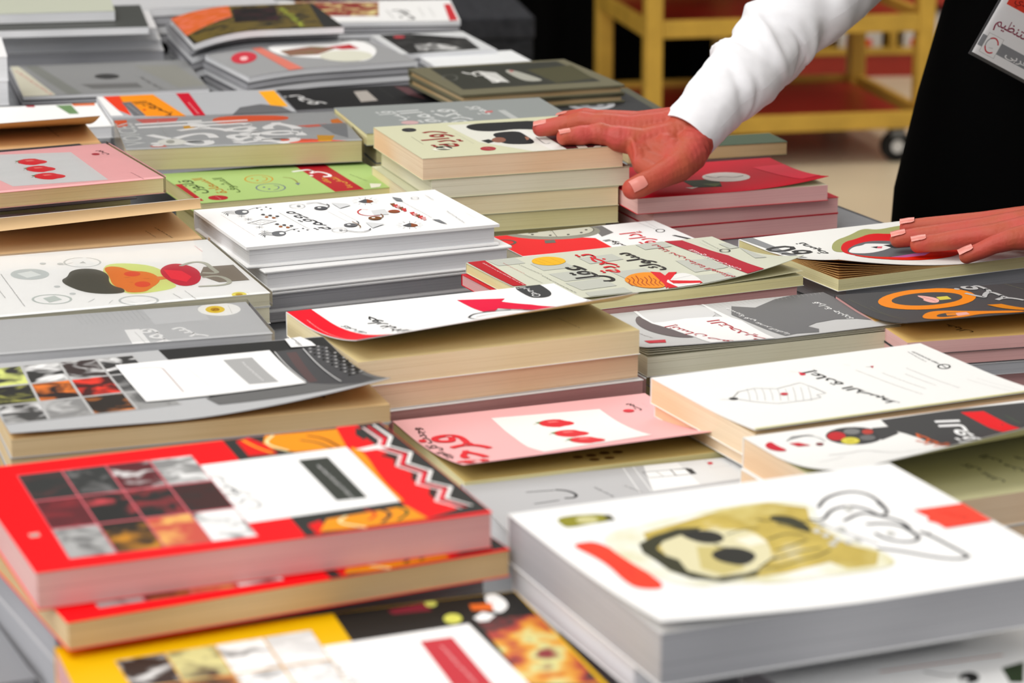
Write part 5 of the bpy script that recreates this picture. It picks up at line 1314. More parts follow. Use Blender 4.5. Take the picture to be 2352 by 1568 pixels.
stack('gear', 'paperback_book', 'white paperback with a gear-filled head and a lifted dark cover', ('paperback', 'topped by the gear-head book'),
      ink='f0f0ee', pages='peach', inside='dcd8ac', lower=[(.019, G(pages='peach', inside='dcd8ac'))])
stack('type', 'anthology_book', 'grey book with a photo grid and a typewriter, its cover curling up', ('grey anthology', 'topped by the typewriter book'),
      ink='b6b7b9', pages='tan', inside='e0c08c', lower=[(.0125, G(pages='tan'))], fill_kw=G(pages='tan', ink='b0b0b0'))
stack('pink', 'strawberry_book', 'pink book with three strawberries and red script, cover lifting, in front of the clock pile', ('pink book', 'topped by the lifted strawberry cover'),
      ink='f6b9bb', pages='olive', inside='c8b070', fill_kw=G(pages='olive', du=.012, dv=.012, dl=-.03, dw=-.06))
stack('reset', 'paperback_book', 'white paperback with a black title and a line-drawn vessel', ('white paperback', 'topped by the line-drawn vessel book'),
      ink='f3f3f1', pages='peach', inside='e4cba0', sheets=(.4,), lower=[(.0088, G(pages='peach', du=.002, dv=.002))], fill_kw=G(du=.045, dv=.01, dl=-.05, dw=-.03, pages='peach'))
stack('wrap', 'wrapped_book', 'grey shrink-wrapped book with a white oval badge and white lettering', ('grey book', 'topped by the grey wrapped book'),
      ink='c0c1c3', pages='white', lift=None, film=True, fill_kw=G(pages='white', ink='a0a2a4'))
stack('clock', 'paperback_book', 'white paperback with a red edge stripe and a clock drawing, cover curling open', ('thick cream paperback', 'topped by the white clock book'),
      ink='f8f8f8', pages='cream', inside='e2d09c', lower=[(.018, G(pages='peach', desc='thick peach-edged paperback')), (.0165, G(pages='pink', du=.003, dv=.003, desc='pinkish wrapped paperback', film=True))])
stack('human', 'paperback_book', 'grey paperback with red title on a torn white strip', ('paperback', 'topped by the torn-strip book'),
      ink='c8c8c8', pages='ivory', inside='e8e4d0', sheets=(.35, .6, .8), fill_kw=G(pages='olive'))
stack('seventy', 'paperback_book', 'dark grey paperback with big orange rings, its cover lifted off a blank page', ('pink-edged paperback', 'topped by the orange-ring book'),
      ink='474749', pages='pink', inside='e2c07a', lower=[(.0098, G(pages='pink', ink='4a4a4c')), (.0095, G(pages='grey', ink='b8b8ba', desc='grey-edged book'))])
stack('child', 'wrapped_book', 'white book with a cartoon head tied to a red padlock', ('white paperback', 'topped by the cartoon-head book'),
      ink='f5f5f4', pages='ivory', lift=None, film=True, fill=False, lower=[(.0132, G(pages='ivory', du=.001, dv=.001))])
stack('white', 'hardcover_book', 'white hardcover book with a grey title and small ornaments', ('white hardcover book', 'topped by the ornament cover'),
      hard=True, ink='f4f4f4', pages='white', lower=[(.0178, G(du=.006, dv=.012, dyaw=2, pages='white')), (.017, G(du=.004, dv=.012, dyaw=2, film=True, pages='grey', desc='shrink-wrapped hardcover book'))])
stack('brain', 'paperback_book', 'khaki paperback with a brain picture and red bands, corner curled up', ('pink-edged paperback', 'topped by the brain-picture book'),
      ink='ced0be', pages='olive', inside='e0dcb8', sheets=(.25,), lower=[(.0095, G(pages='pink', ink='c8102a', du=-.004))], fill_kw=G(pages='pink'))
stack('sixty', 'paperback_book', 'white paperback numbered 60 with a swan picture under a resting hand', ('tan paperback', 'topped by the swan book'),
      ink='f0f0ec', pages='olive', inside='e0b474', sheets=(.12, .25, .38, .52, .66, .8), fill_kw=G(pages='grey', ink='66686a', dl=-.02, dw=-.02))
stack('flap', 'paperback_book', 'paperback standing open beside the cartoon-head book, cover bent up over a title page', ('peach paperback', 'topped by the bent-up cover'),
      ink='f0ece6', pages='peach', inside='ecc898', flap=True)
stack('pink2', 'strawberry_book', 'shrink-wrapped pink book with three strawberries in a grey square, at the left edge', ('wrapped book', 'topped by the wrapped strawberry book'),
      ink='f6b9bb', pages='olive', lift=None, film=True, fill=False, lower=[(.02, G(dv=-.075, pages='grey', ink='3c3c3e')), (.03, G(dv=-.09, pages='olive')), (.03, G(dv=-.09, pages='olive'))])
stack('green', 'paperback_book', 'green paperback with two smiling faces and a red band', ('paperback', 'topped by the green smiling-face book'),
      ink='a9c678', pages='olive', lift=None, fill_kw=G(pages='olive', ink='d0c890'))
stack('twovol', 'novel', 'cream novel with red script and a 2 on its cover, under the reaching hand', ('thick cream novel', 'under the reaching hand'),
      ink='cfcfb0', pages='peach', lift=None, lower=[(.0172, G(pages='ivory', du=.007)), (.0178, G(pages='cream', du=-.002)), (.0165, G(pages='olive', du=-.002, desc='thick olive-edged novel'))], fill_kw=G(pages='olive'))
stack('watch', 'paperback_book', 'red and white book with a pocket watch behind the brain-picture book', ('paperback', 'topped by the pocket-watch book'),
      ink='f2f2f2', pages='ivory', lift=None)
stack('redst', 'paperback_book', 'red paperback with a white oval, pressed by the thumb of the hand', ('pink-edged red paperback', 'topped by the red oval book'),
      ink='cc0c2a', pages='pink', lower=[(.0152, G(pages='pink', du=.013, dv=-.004, dyaw=2)), (.0155, G(pages='pink', du=.013, dv=-.004, dyaw=2))])
stack('flap2', 'paperback_book', 'white paperback with its cover bent up, at the left edge behind the strawberries', ('peach paperback', 'topped by the white bent cover'),
      ink='f2f0ec', pages='peach', inside='ecc088')
stack('orange', 'wrapped_book', 'grey shrink-wrapped book with orange splashes and large white lettering', ('cream wrapped book', 'topped by the orange-splash book'),
      ink='acaeb0', pages='cream', lift=None, film=True, fill=False)
stack('greyarab', 'paperback_book', 'pale grey paperback with faint white lettering behind the novel pile', ('grey paperback', 'topped by the faint-lettered book'),
      ink='8f9493', pages='olive', lift=None)
stack('circle', 'paperback_book', 'dark book with a round white emblem near the shirt cuff', ('dark book', 'topped by the round-emblem book'),
      ink='5c5c4e', pages='tan', lift=None)
stack('small', 'paperback_book', 'small brown-edged book below the shirt cuff', ('brown-edged book', 'below the shirt cuff'),
      ink='4a5a48', pages='tan', lift=None, fill_kw=G(pages='pink', ink='a03030'))
stack('strips', 'paperback_book', 'silver book with slanted orange, red and yellow strips', ('silver book', 'topped by the colour-strip book'),
      ink='b0b2b6', pages='white', lift=None, spine='e8e8e8')
stack('black', 'paperback_book', 'black book with white lettering beside the colour-strip book', ('black book', 'topped by the black lettered book'),
      ink='1c1c1e', pages='grey', lift=None)
stack('olive', 'hardcover_book', 'olive framed dark hardcover with a pale face, on the round-emblem book', ('olive hardcover', 'under the pale-face cover'),
      hard=True, ink='6e6a54', pages='tan', fill=False, lower=[(.0098, G(dyaw=.5))])
# far end: magazines and blocks
stack('blk1', 'thick_book', 'thick white book lying under a dark magazine at the upper left', ('thick white book', 'under the dark magazine'),
      ink='d8d8da', pages='white', lift=None, lower=[(.0125, G(pages='white', du=.005))], fill_kw=G(pages='grey', du=.01))
def magazine(key, label, T=.006, n=1, cat='magazine', bend=0.0, ink='8e8f92', back=0.0, **kw):
    x, y, z, yaw, L, W, _ = BOOK[key]
    yaw = math.radians(yaw); under = kw.pop('under', key)
    for i in range(n):
        zz = z - i * (T + .0016)
        lab = label if i == 0 else 'glossy magazine, %s from the top of the pile %s' % (ORD[i], under)
        o = i * .004
        ca, sa = math.cos(yaw), math.sin(yaw)
        root = tag(empty('magazine', (x + ca * L / 2 + sa * W / 2 + .0012 * (-1) ** i - sa * back * (i > 0), y + sa * L / 2 - ca * W / 2 - o * .1 + ca * back * (i > 0), TZ + zz - T), yaw + .004 * ((i * 7) % 3 - 1)), lab, cat)
        def fn(u, v, off=0.0, TT=T):
            s = max(0.0, 1 - u / (L * .45)); return (u - L / 2, W / 2 - v, TT - bend * s * s + off)
        m = MB(); mk = mat(ink if i == 0 else ('a4a5a8', '77787c', '9a9b9e', '606166')[i % 4])
        m.grid(lambda a, c: fn(a * L, c * W), 14, 1, mk, True)
        m.grid(lambda a, c: fn(a * L, c * W, 0, 0.0), 14, 1, mk)
        if i == 0 and key in ART:
            p = Print(m, fn, bend > 0, L, W); p.key = key; p.run(ART[key])
        root['group'] = 'magazines piled at the far end of the table'
        m.build('cover', root)
        b = MB(); pg = page_mat('grey' if i % 2 else 'white')
        b.grid(lambda a, c: fn(a * L, W - .0005, -T * c * .98 - .0001), 14, 1, pg)
        b.grid(lambda a, c: fn(a * L, .0005, -T * c * .98 - .0001), 14, 1, pg, True)
        b.grid(lambda a, c: fn(.0005, a * W, -T * c * .98 - .0001), 4, 1, pg)
        b.grid(lambda a, c: fn(L - .0005, a * W, -T * c * .98 - .0001), 4, 1, pg, True)
        b.build('page_block', root)
magazine('greymag', 'grey magazine with a framed statue picture and pale side strip', .004, 5, ink='8a8b8c', under='showing the statue picture')
magazine('magtop', 'glossy magazine with a brown and green photo cover on a bent pile', .008, 5, bend=.014, back=.024, ink='2a2822', under='showing the brown photo cover')
magazine('mag2', 'grey magazine with a round red badge and a bowl photo', .0065, 5, bend=.006, ink='9a9b9d', under='showing the bowl photo')
magazine('magw', 'white magazine with a dark red photo and red edge at the far end', .006, 5, ink='eeeeee', under='at the far end of the table')
magazine('mag3', 'glossy magazine with a black and white photo, near the table edge', .006, 6, ink='d0d2d4', under='showing the black and white photo')
magazine('mag4', 'white glossy magazine with a red spot, beside the olive hardcover', .006, 5, ink='e6e8ea', under='showing the red spot')
magazine('darkmag', 'dark magazine lying across the thick white books at the upper left', .009, 1, ink='4c4e4c')
magazine('palemag', 'pale green magazine on top of the dark one at the upper left', .012, 1, ink='c0c4b4')
magazine('backmag', 'pale magazine pile behind the brown photo magazine', .01, 4, bend=.01, ink='c4c5c8', under='behind the brown photo cover')
stack('leaf', 'paperback_book', 'white book with a green stripe, half hidden at the left beside the silver book', ('white book', 'topped by the green-stripe cover'), ink='f2f2f2', pages='white', lift=None)
stack('wleft', 'thick_book', 'thick white book at the left edge in front of the statue magazine', ('thick white book', 'at the left edge'), ink='f0f0f2', pages='white', lift=None, lower=[(.026, G(pages='white'))])
stack('greyleft', 'paperback_book', 'grey book at the lower left, beside the red anthology pile', ('grey book', 'at the lower left'), ink='8e9094', pages='grey', lift=None)
stack('letter', 'paperback_book', 'white book with a black initial, under the gold portrait pile at the lower right', ('white book', 'topped by the black initial'), ink='f0f0f0', pages='grey', lift=None)

# ------------------------------------------------------------------ the wooden carts
def cart(name, x, y, rz, wid, dep, label, ywood, red, levels):
    r = tag(empty(name, (x, y, 0), rz), label, 'cart')
    p = .042
    for ix in (0, 1):
        for iy in (0, 1):
            m = MB(); m.box((ix * (wid - p), iy * (dep - p), .075), (ix * (wid - p) + p, iy * (dep - p) + p, 1.0), ywood); m.build('post', r, bevel=.004)
            cx, cy = ix * (wid - p) + p / 2 + (.058 if ix == 0 else -.058), iy * (dep - p) + p / 2 + (.01 if iy == 0 else -.01)
            cs = empty('caster', (0, 0, 0)); cs.parent = r
            w = MB(); bk = plain('black_rubber', '101010', .6)
            def wheel(a, c):
                t = a * 2 * math.pi; rr = (0, .038, .038, 0)[min(3, int(c * 3 + .01))]; yy = (-.012, -.012, .012, .012)[min(3, int(c * 3 + .01))]
                return (cx + rr * math.cos(t), cy + yy, .038 + rr * math.sin(t))
            w.grid(wheel, 20, 3, bk); w.build('wheel', cs)
            h = MB(); hm = plain('pale_hub', 'd0d0d0', .5)
            h.grid(lambda a, c: (cx + .016 * c * math.cos(a * 2 * math.pi), cy - .0135, .038 + .016 * c * math.sin(a * 2 * math.pi)), 16, 1, hm); h.build('hub', cs)
            k = MB(); k.box((cx - .016, cy - .018, .062), (cx + .016, cy + .018, .098), plain('caster_steel', '6c6e70', .4)); k.build('fork', cs)
    for z in levels:
        m = MB(); m.box((p, .02, z), (wid - p, dep - .02, z + .014), red); m.build('shelf_board', r)
        for lo, hi in (((p, 0, z - .012), (wid - p, .02, z + .03)), ((p, dep - .02, z - .012), (wid - p, dep, z + .03)), ((0, p, z - .012), (.02, dep - p, z + .03)), ((wid - .02, p, z - .012), (wid, dep - p, z + .03))):
            m = MB(); m.box(lo, hi, ywood); m.build('rail', r, bevel=.003)
    return r
yw = plain('yellow_wood', 'c8a040', .45, .35, 12, .1); rd = plain('red_shelf_lacquer', 'a83224', .35, .45, 8, .08)
cart('book_cart', .318, 6.36, math.radians(11), .72, .56, 'yellow wooden cart with red shelves, between the sleeve and the curtain', yw, rd, (.098, .335, .62))
bs = tag(empty('low_bookcase', (.62, 7.7, 0), math.radians(6)), 'low red and yellow bookcase holding white boxes behind the cart', 'bookcase')
for nm, lo, hi, mm in (('plinth', (0, 0, 0), (1.5, .35, .064), rd), ('shelf_board', (0, -.005, .0645), (1.5, .35, .082), yw), ('shelf_board', (0, 0, .205), (1.5, .35, .26), rd), ('back_panel', (0, .35, 0), (1.5, .365, .9), rd),
                       ('side_panel', (-.02, 0, 0), (-.0005, .365, .9), yw), ('side_panel', (1.5005, 0, 0), (1.52, .365, .9), yw), ('divider', (.475, 0, .0825), (.495, .35, .2045), yw)):
    m = MB(); m.box(lo, hi, mm); m.build(nm, bs)
Mb = Matrix.Translation((.62, 7.7, 0)) @ Matrix.Rotation(math.radians(6), 4, 'Z')
for i, (bx, w_, lab) in enumerate(((.33, .125, 'white box on the low bookcase, left of its yellow divider'), (.52, .11, 'white box on the low bookcase, right of its yellow divider'))):
    o = tag(empty('storage_box', Mb @ Vector((bx, .02, .0825)), math.radians(6)), lab, 'box', 'white boxes on the low bookcase')
    m = MB(); m.box((0, 0, 0), (w_, .2, .085), plain('white_card', 'd8d8d8', .7)); m.build('box_body', o)
    m = MB(); m.box((-.002, -.002, .0852), (w_ + .002, .202, .1), plain('grey_card', 'b8b8ba', .7)); m.build('lid', o)
    m = MB(); m.box((.02, -.0025, .004), (w_ - .03, -.0005, .024), plain('orange_label', 'e8481c', .6)); m.build('shelf_label', o)
o = tag(empty('storage_crate', (-.115, 4.82, 0), math.radians(8)), 'dark grey crate standing on the floor beyond the magazine piles', 'crate')
m = MB(); m.box((0, 0, 0), (.155, .3, .56), plain('charcoal_cloth', '2c2d30', .9, .1, 60, .3)); m.build('crate_body', o, bevel=.004)
m = MB(); m.box((-.003, -.003, .5602), (.158, .303, .6), plain('charcoal_lid', '333438', .85, .1, 60, .2)); m.build('lid', o, bevel=.004)

# ------------------------------------------------------------------ the person
def skin():
    m, b, nt, lk = base_mat('warm_skin', .5, .3)
    r = ramp_noise(m, b, nt, lk, [hexc(x) for x in ('b0503a', 'ba4c3e', 'b4543c', 'c25048', 'aa4638')], 14, 2, lo=.32, hi=.68)
    lk.new(r.outputs[0], b.inputs['Base Color'])
    f = ramp_noise(m, b, nt, lk, [(0, 0, 0), (1, 1, 1)], 260, 4, (1, 1, 1), .3, .7)
    bp = nt.new('ShaderNodeBump'); bp.inputs['Strength'].default_value = .35; bp.inputs['Distance'].default_value = .0005
    lk.new(f.outputs[0], bp.inputs['Height']); lk.new(bp.outputs[0], b.inputs['Normal'])
    return m
SK = skin()
NAIL = plain('nail', 'dc8a7e', .28, .45)
def T3(p): return Vector((p[0], p[1], p[2] + TZ))
def ball(bm, c, r, n=12):
    bmesh.ops.create_uvsphere(bm, u_segments=n, v_segments=max(6, n // 2 + 1), radius=r, matrix=Matrix.Translation(c))
def limb(bm, pts, step=.35, n=12):
    """pts = (point, radius): overlapping balls along a bent, tapering limb"""
    for (a, ra), (b, rb) in zip(pts, pts[1:]):
        a, b = Vector(a), Vector(b); k = max(1, int((b - a).length / (min(ra, rb) * step)))
        for i in range(k + 1):
            t = i / k; ball(bm, a.lerp(b, t), ra + (rb - ra) * t, n)
def fused(bm, name, voxel, smooth=6):
    me = bpy.data.meshes.new(name); bm.to_mesh(me); bm.free()
    o = bpy.data.objects.new(name, me); C.objects.link(o)
    r = o.modifiers.new('fuse', 'REMESH'); r.mode = 'VOXEL'; r.voxel_size = voxel
    s = o.modifiers.new('soft', 'SMOOTH'); s.factor = .5; s.iterations = smooth
    dg = bpy.context.evaluated_depsgraph_get(); out = bpy.data.meshes.new_from_object(o.evaluated_get(dg))
    bpy.data.objects.remove(o); bpy.data.meshes.remove(me)
    V = [tuple(v.co) for v in out.vertices]; F = [list(p.vertices) for p in out.polygons]
    bpy.data.meshes.remove(out)
    return V, F
def nail(body, tip, prev, up, w=.0045, l=.0056, r=.0077):
    """a nail plate laid on the back of a fingertip"""
    tip, prev = T3(tip), T3(prev); ax = (tip - prev).normalized(); up = Vector(up); up = (up - ax * up.dot(ax)).normalized(); sd = ax.cross(up)
    c = tip - ax * .001
    def fn(a, c2):
        s = (a - .5) * 2; t = (c2 - .5) * 2
        ss = s * w * (1 - .25 * max(0, -t) ** 3); ang = ss / r
        return c + ax * (t * l + (.0009 if t > .9 else 0)) + sd * (math.sin(ang) * r) + up * (math.cos(ang) * r * (1.05 - .10 * max(0, t)) )
    body.grid(fn, 8, 8, NAIL)
body = MB()
HAND = [{'chains': [[((0.0262, 2.4489, 0.0977), 0.0078), ((0.0436, 2.4469, 0.1006), 0.009), ((0.0522, 2.4459, 0.1022), 0.0088), ((0.064, 2.444, 0.1046), 0.0106), ((0.0741, 2.441, 0.104), 0.01), ((0.0842, 2.439, 0.1032), 0.0116), ((0.107, 2.436, 0.1008), 0.0124), ((0.1367, 2.436, 0.1025), 0.0142), ((0.1554, 2.439, 0.1036), 0.017)], [((0.0477, 2.4141, 0.0963), 0.0078), ((0.0633, 2.4171, 0.0975), 0.0094), ((0.071, 2.4181, 0.0981), 0.009), ((0.0802, 2.4191, 0.0988), 0.0106), ((0.0878, 2.4181, 0.0969), 0.0102), ((0.0971, 2.4171, 0.0945), 0.0124), ((0.119, 2.4171, 0.0906), 0.0137), ((0.1411, 2.4211, 0.0933), 0.0155), ((0.1582, 2.426, 0.0958), 0.018)], [((0.0484, 2.4738, 0.1013), 0.0072), ((0.056, 2.4688, 0.1033), 0.0084), ((0.0679, 2.4639, 0.1044), 0.01), ((0.078, 2.4589, 0.1038), 0.0098), ((0.0864, 2.4539, 0.1038), 0.0108), ((0.1161, 2.4489, 0.1022), 0.012), ((0.1523, 2.444, 0.1036), 0.016)], [((0.0651, 2.4888, 0.0987), 0.0062), ((0.0737, 2.4838, 0.0992), 0.007), ((0.0871, 2.4738, 0.099), 0.009), ((0.1211, 2.4639, 0.099), 0.011), ((0.153, 2.4539, 0.1008), 0.015)], [((0.1078, 2.3643, 0.0589), 0.0098), ((0.1145, 2.3673, 0.0612), 0.0108), ((0.1254, 2.3713, 0.0654), 0.0106), ((0.1374, 2.3792, 0.0697), 0.0122), ((0.1504, 2.3892, 0.0749), 0.015), ((0.1604, 2.4041, 0.083), 0.0178), ((0.1662, 2.4191, 0.0911), 0.0188)], [((0.1432, 2.3942, 0.0781), 0.012), ((0.1337, 2.4071, 0.0841), 0.0125), ((0.1231, 2.4151, 0.0876), 0.0125)], [((0.15, 2.3992, 0.0805), 0.015), ((0.1405, 2.4091, 0.087), 0.015)], [((0.1117, 2.4131, 0.0888), 0.0095), ((0.1142, 2.4011, 0.0819), 0.0085), ((0.1172, 2.3912, 0.0745), 0.0085), ((0.1275, 2.3812, 0.0697), 0.0095)], [((0.1087, 2.4061, 0.0953), 0.0026), ((0.111, 2.3992, 0.0898), 0.003), ((0.1121, 2.3937, 0.0842), 0.003), ((0.1108, 2.3897, 0.0782), 0.0024)], [((0.1129, 2.4051, 0.0921), 0.0026), ((0.1154, 2.3967, 0.0869), 0.003), ((0.1158, 2.3907, 0.0805), 0.003), ((0.1136, 2.3867, 0.0754), 0.0022)], [((0.1186, 2.3987, 0.0857), 0.0022), ((0.1195, 2.3917, 0.0795), 0.0026), ((0.1169, 2.3852, 0.074), 0.002)], [((0.1145, 2.4091, 0.0853), 0.0105), ((0.1217, 2.3992, 0.078), 0.0105), ((0.133, 2.3912, 0.0745), 0.011)], [((0.1566, 2.429, 0.0995), 0.0185), ((0.169, 2.439, 0.1036), 0.0195), ((0.1881, 2.4509, 0.123), 0.019), ((0.2108, 2.4738, 0.1422), 0.019)], [((0.1637, 2.4191, 0.0911), 0.018), ((0.1736, 2.431, 0.1026), 0.017), ((0.1902, 2.444, 0.1216), 0.016)]], 'nails': [((0.0262, 2.4489, 0.0977), (0.0436, 2.4469, 0.1006), (-0.1, -0.35, 1)), ((0.0477, 2.4141, 0.0963), (0.0633, 2.4171, 0.0975), (-0.1, -0.35, 1)), ((0.111, 2.3653, 0.0599), (0.1254, 2.3713, 0.0654), (-0.15, -0.95, 0.45), 0.0062, 0.0068, 0.0106), ((0.0484, 2.4738, 0.1013), (0.056, 2.4688, 0.1033), (0, -0.2, 1))]}, {'chains': [[((0.3161, 2.1549, 0.0609), 0.007), ((0.3323, 2.1539, 0.0639), 0.0079), ((0.3512, 2.1509, 0.0668), 0.0086), ((0.382, 2.144, 0.0724), 0.0098), ((0.4122, 2.138, 0.0769), 0.0125), ((0.4419, 2.136, 0.0791), 0.0165)], [((0.327, 2.1807, 0.0654), 0.0066), ((0.3431, 2.1778, 0.0674), 0.0074), ((0.3588, 2.1728, 0.0696), 0.008), ((0.3861, 2.1609, 0.0739), 0.0094), ((0.4151, 2.1539, 0.0771), 0.012), ((0.4439, 2.146, 0.0787), 0.0155)], [((0.3298, 2.136, 0.0611), 0.007), ((0.3459, 2.135, 0.0633), 0.0078), ((0.3622, 2.1321, 0.0668), 0.0086), ((0.389, 2.1241, 0.072), 0.0098), ((0.4128, 2.1241, 0.0757), 0.012), ((0.4412, 2.1261, 0.0784), 0.0165)], [((0.3644, 2.1062, 0.0587), 0.0064), ((0.3761, 2.1062, 0.0633), 0.0071), ((0.3853, 2.1052, 0.0681), 0.0076), ((0.3995, 2.1062, 0.0725), 0.0092), ((0.4159, 2.1082, 0.0745), 0.0115), ((0.4405, 2.1162, 0.0776), 0.0155)], [((0.398, 2.1907, 0.058), 0.008), ((0.4145, 2.1807, 0.064), 0.01), ((0.4299, 2.1658, 0.0693), 0.0125), ((0.4451, 2.1509, 0.0746), 0.016)], [((0.442, 2.136, 0.0777), 0.02), ((0.4721, 2.136, 0.0785), 0.0225), ((0.5307, 2.1559, 0.0821), 0.026)]], 'nails': [((0.3161, 2.1549, 0.0609), (0.3323, 2.1539, 0.0639), (-0.1, -0.3, 1)), ((0.327, 2.1807, 0.0654), (0.3431, 2.1778, 0.0674), (-0.1, -0.3, 1)), ((0.3298, 2.136, 0.0611), (0.3459, 2.135, 0.0633), (-0.1, -0.3, 1)), ((0.3644, 2.1062, 0.0587), (0.3761, 2.1062, 0.0633), (-0.1, -0.3, 1))]}]
for hd in HAND:
    bm = bmesh.new()
    for ch in hd['chains']: limb(bm, [(T3(p), r) for p, r in ch])
    V, F = fused(bm, 'hand', .0012, 4)
    body.tris(V, F, SK)
    for tip, prev, up, *k in hd['nails']: nail(body, tip, prev, up, *k)
# trunk, neck, head and upper arms, under the clothes
sh_r, sh_l = (.475, 2.72, .45), (.60, 2.42, .45)
el_r, el_l = (.338, 2.592, .243), (.665, 2.22, .20)
bm = bmesh.new()
hip = Vector((.575, 2.62, .16)); chest = Vector((.55, 2.585, .44))
for s in (-1, 1):
    limb(bm, [(T3(hip + Vector((-.04, .09, -.05)) * s + Vector((0, 0, -.05))), .055), (T3(hip + Vector((-.035, .08, 0)) * s + Vector((0, 0, -.48))), .052), (T3(hip + Vector((-.03, .07, 0)) * s + Vector((.02, 0, -.82))), .036)], .5, 10)
    limb(bm, [(T3(hip + Vector((-.02, .04, 0)) * s), .06), (T3(chest + Vector((-.02, .045, 0)) * s), .06)], .4, 12)
    fo = hip + Vector((-.03, .07, 0)) * s
    limb(bm, [((fo.x + .02, fo.y, .045), .036), ((fo.x - .12, fo.y - .05, .03), .028)], .4, 10)
limb(bm, [(T3(sh_r), .042), (T3(chest), .06), (T3(sh_l), .042)], .4, 12)
limb(bm, [(T3(sh_r), .048), (T3(el_r), .036), (T3((.195, 2.455, .125)), .0225)], .4, 12)
limb(bm, [(T3(sh_l), .048), (T3(el_l), .036), (T3((.47, 2.155, .082)), .0225)], .4, 12)
nk = chest + Vector((-.03, -.012, .12)); hdp = nk + Vector((-.05, -.02, .14))
limb(bm, [(T3(chest + Vector((0, 0, .06))), .06), (T3(nk), .05), (T3(hdp), .055)], .4, 12)
ball(bm, T3(hdp + Vector((.012, .005, .045))), .088, 20); ball(bm, T3(hdp + Vector((-.028, -.012, -.012))), .07, 18); ball(bm, T3(hdp + Vector((-.045, -.02, -.055))), .042, 14)
fx = Vector((-.91, -.41, 0)); sx = Vector((-.41, .91, 0))
limb(bm, [(T3(hdp + fx * .098 + Vector((0, 0, .02))), .008), (T3(hdp + fx * .118 + Vector((0, 0, -.018))), .013)], .3, 10)
for s in (-1, 1):
    ball(bm, T3(hdp + sx * .084 * s + Vector((0, 0, .0))), .02, 10)
    ball(bm, T3(hdp + fx * .08 + sx * .032 * s + Vector((0, 0, .022))), .017, 10)
limb(bm, [(T3(hdp + fx * .098 + sx * -.02 + Vector((0, 0, -.052))), .008), (T3(hdp + fx * .098 + sx * .02 + Vector((0, 0, -.052))), .008)], .3, 8)
V, F = fused(bm, 'trunk', .007, 4)
body.tris(V, F, SK)
me_o = body.build('person', None, True)
tag(me_o, 'person in black robe and white shirt with both hands on the books', 'person')
# hair
h = MB(); hm = plain('dark_hair', '1a1412', .6, .3)
def hair(a, c):
    t = a * 2 * math.pi; p = c * 1.75
    d = Vector((math.cos(t) * math.sin(p), math.sin(t) * math.sin(p), math.cos(p)))
    front = max(0, d.dot(fx)); r = .1 - (.0 if front < .2 else .0)
    if front > .25 and d.z < .55: r = .07
    return T3(hdp + Vector((.012, .005, .045)) + d * r)
h.grid(hair, 40, 16, hm); h.build('hair', me_o, True)
# black robe: stacked rings from the floor to the shoulders
rb = MB(); rm = plain('black_robe_cloth', '030303', .95, .04)
RINGS = [(-.74, .60, 2.63, .26, .24), (-.5, .59, 2.63, .235, .21), (-.25, .585, 2.625, .215, .185), (-.1, .583, 2.62, .207, .172), (0, .58, 2.62, .2, .165), (.1, .577, 2.615, .178, .155), (.2, .575, 2.61, .152, .14), (.3, .565, 2.595, .15, .138), (.4, .555, 2.59, .152, .15), (.47, .545, 2.58, .14, .16), (.52, .535, 2.575, .09, .11), (.55, .53, 2.572, .062, .062)]
def robe(a, c):
    t = a * 2 * math.pi; q = c * (len(RINGS) - 1); i = min(int(q), len(RINGS) - 2); w = q - i
    z, x, y, rx, ry = [RINGS[i][k] * (1 - w) + RINGS[i + 1][k] * w for k in range(5)]
    fold = 1 + .035 * max(0, -z + .1) * math.sin(t * 11)
    return T3((x + rx * fold * math.cos(t), y + ry * fold * math.sin(t), z))
rb.grid(robe, 72, 66, rm); rb.build('black_robe', me_o, True)
# white shirt sleeves with folds
sm_ = plain('white_shirt_cloth', 'e9e9ec', .8, .2, 90, .02)
def sleeve(name, pts, folds, seed):
    m = MB(); P = [Vector(T3(p)) for p, r in pts]; R = [r for p, r in pts]
    def frame(q):
        i = min(int(q), len(P) - 2); w = q - i
        pm, p0, p1, p2 = P[max(i - 1, 0)], P[i], P[i + 1], P[min(i + 2, len(P) - 1)]
        a = p0.lerp(p1, w); d = ((p1 - p0) * (1 - abs(w - .5)) + (p1 - pm) * max(0, .5 - w) * .5 + (p2 - p0) * max(0, w - .5) * .5).normalized()
        return a, d, R[i] * (1 - w) + R[i + 1] * w
    def fn(a, c, inner=0.0):
        t = a * 2 * math.pi; q = c * (len(P) - 1)
        o, d, r = frame(q)
        s = d.cross(Vector((0, 0, 1))).normalized(); u = s.cross(d)
        k = 0.0
        for (q0, t0, amp, wid, tw) in folds:
            ph = q - q0 - tw * math.sin(t - t0); k += amp * math.exp(-(ph / wid) ** 2) * (.35 + .65 * max(0, math.cos(t - t0)))
        nz = noise.noise(Vector((math.cos(t) * 1.3 + seed, math.sin(t) * 1.3, q * 2.2))) * .05 + noise.noise(Vector((math.cos(t) * 3 + seed, math.sin(t) * 3, q * 7))) * .018
        lo = min(1, q / .35)
        r = r * (1 + (k + nz) * lo) - inner
        return o + s * (math.cos(t) * r) + u * (math.sin(t) * r * .92)
    m.grid(fn, 64, 120, sm_)
    m.grid(lambda a, c: fn(a, c * .12, .0016), 64, 6, sm_, True)
    m.grid(lambda a, c: fn(a, 0, .0016 * c), 64, 1, sm_)
    return m.build(name, me_o, True)
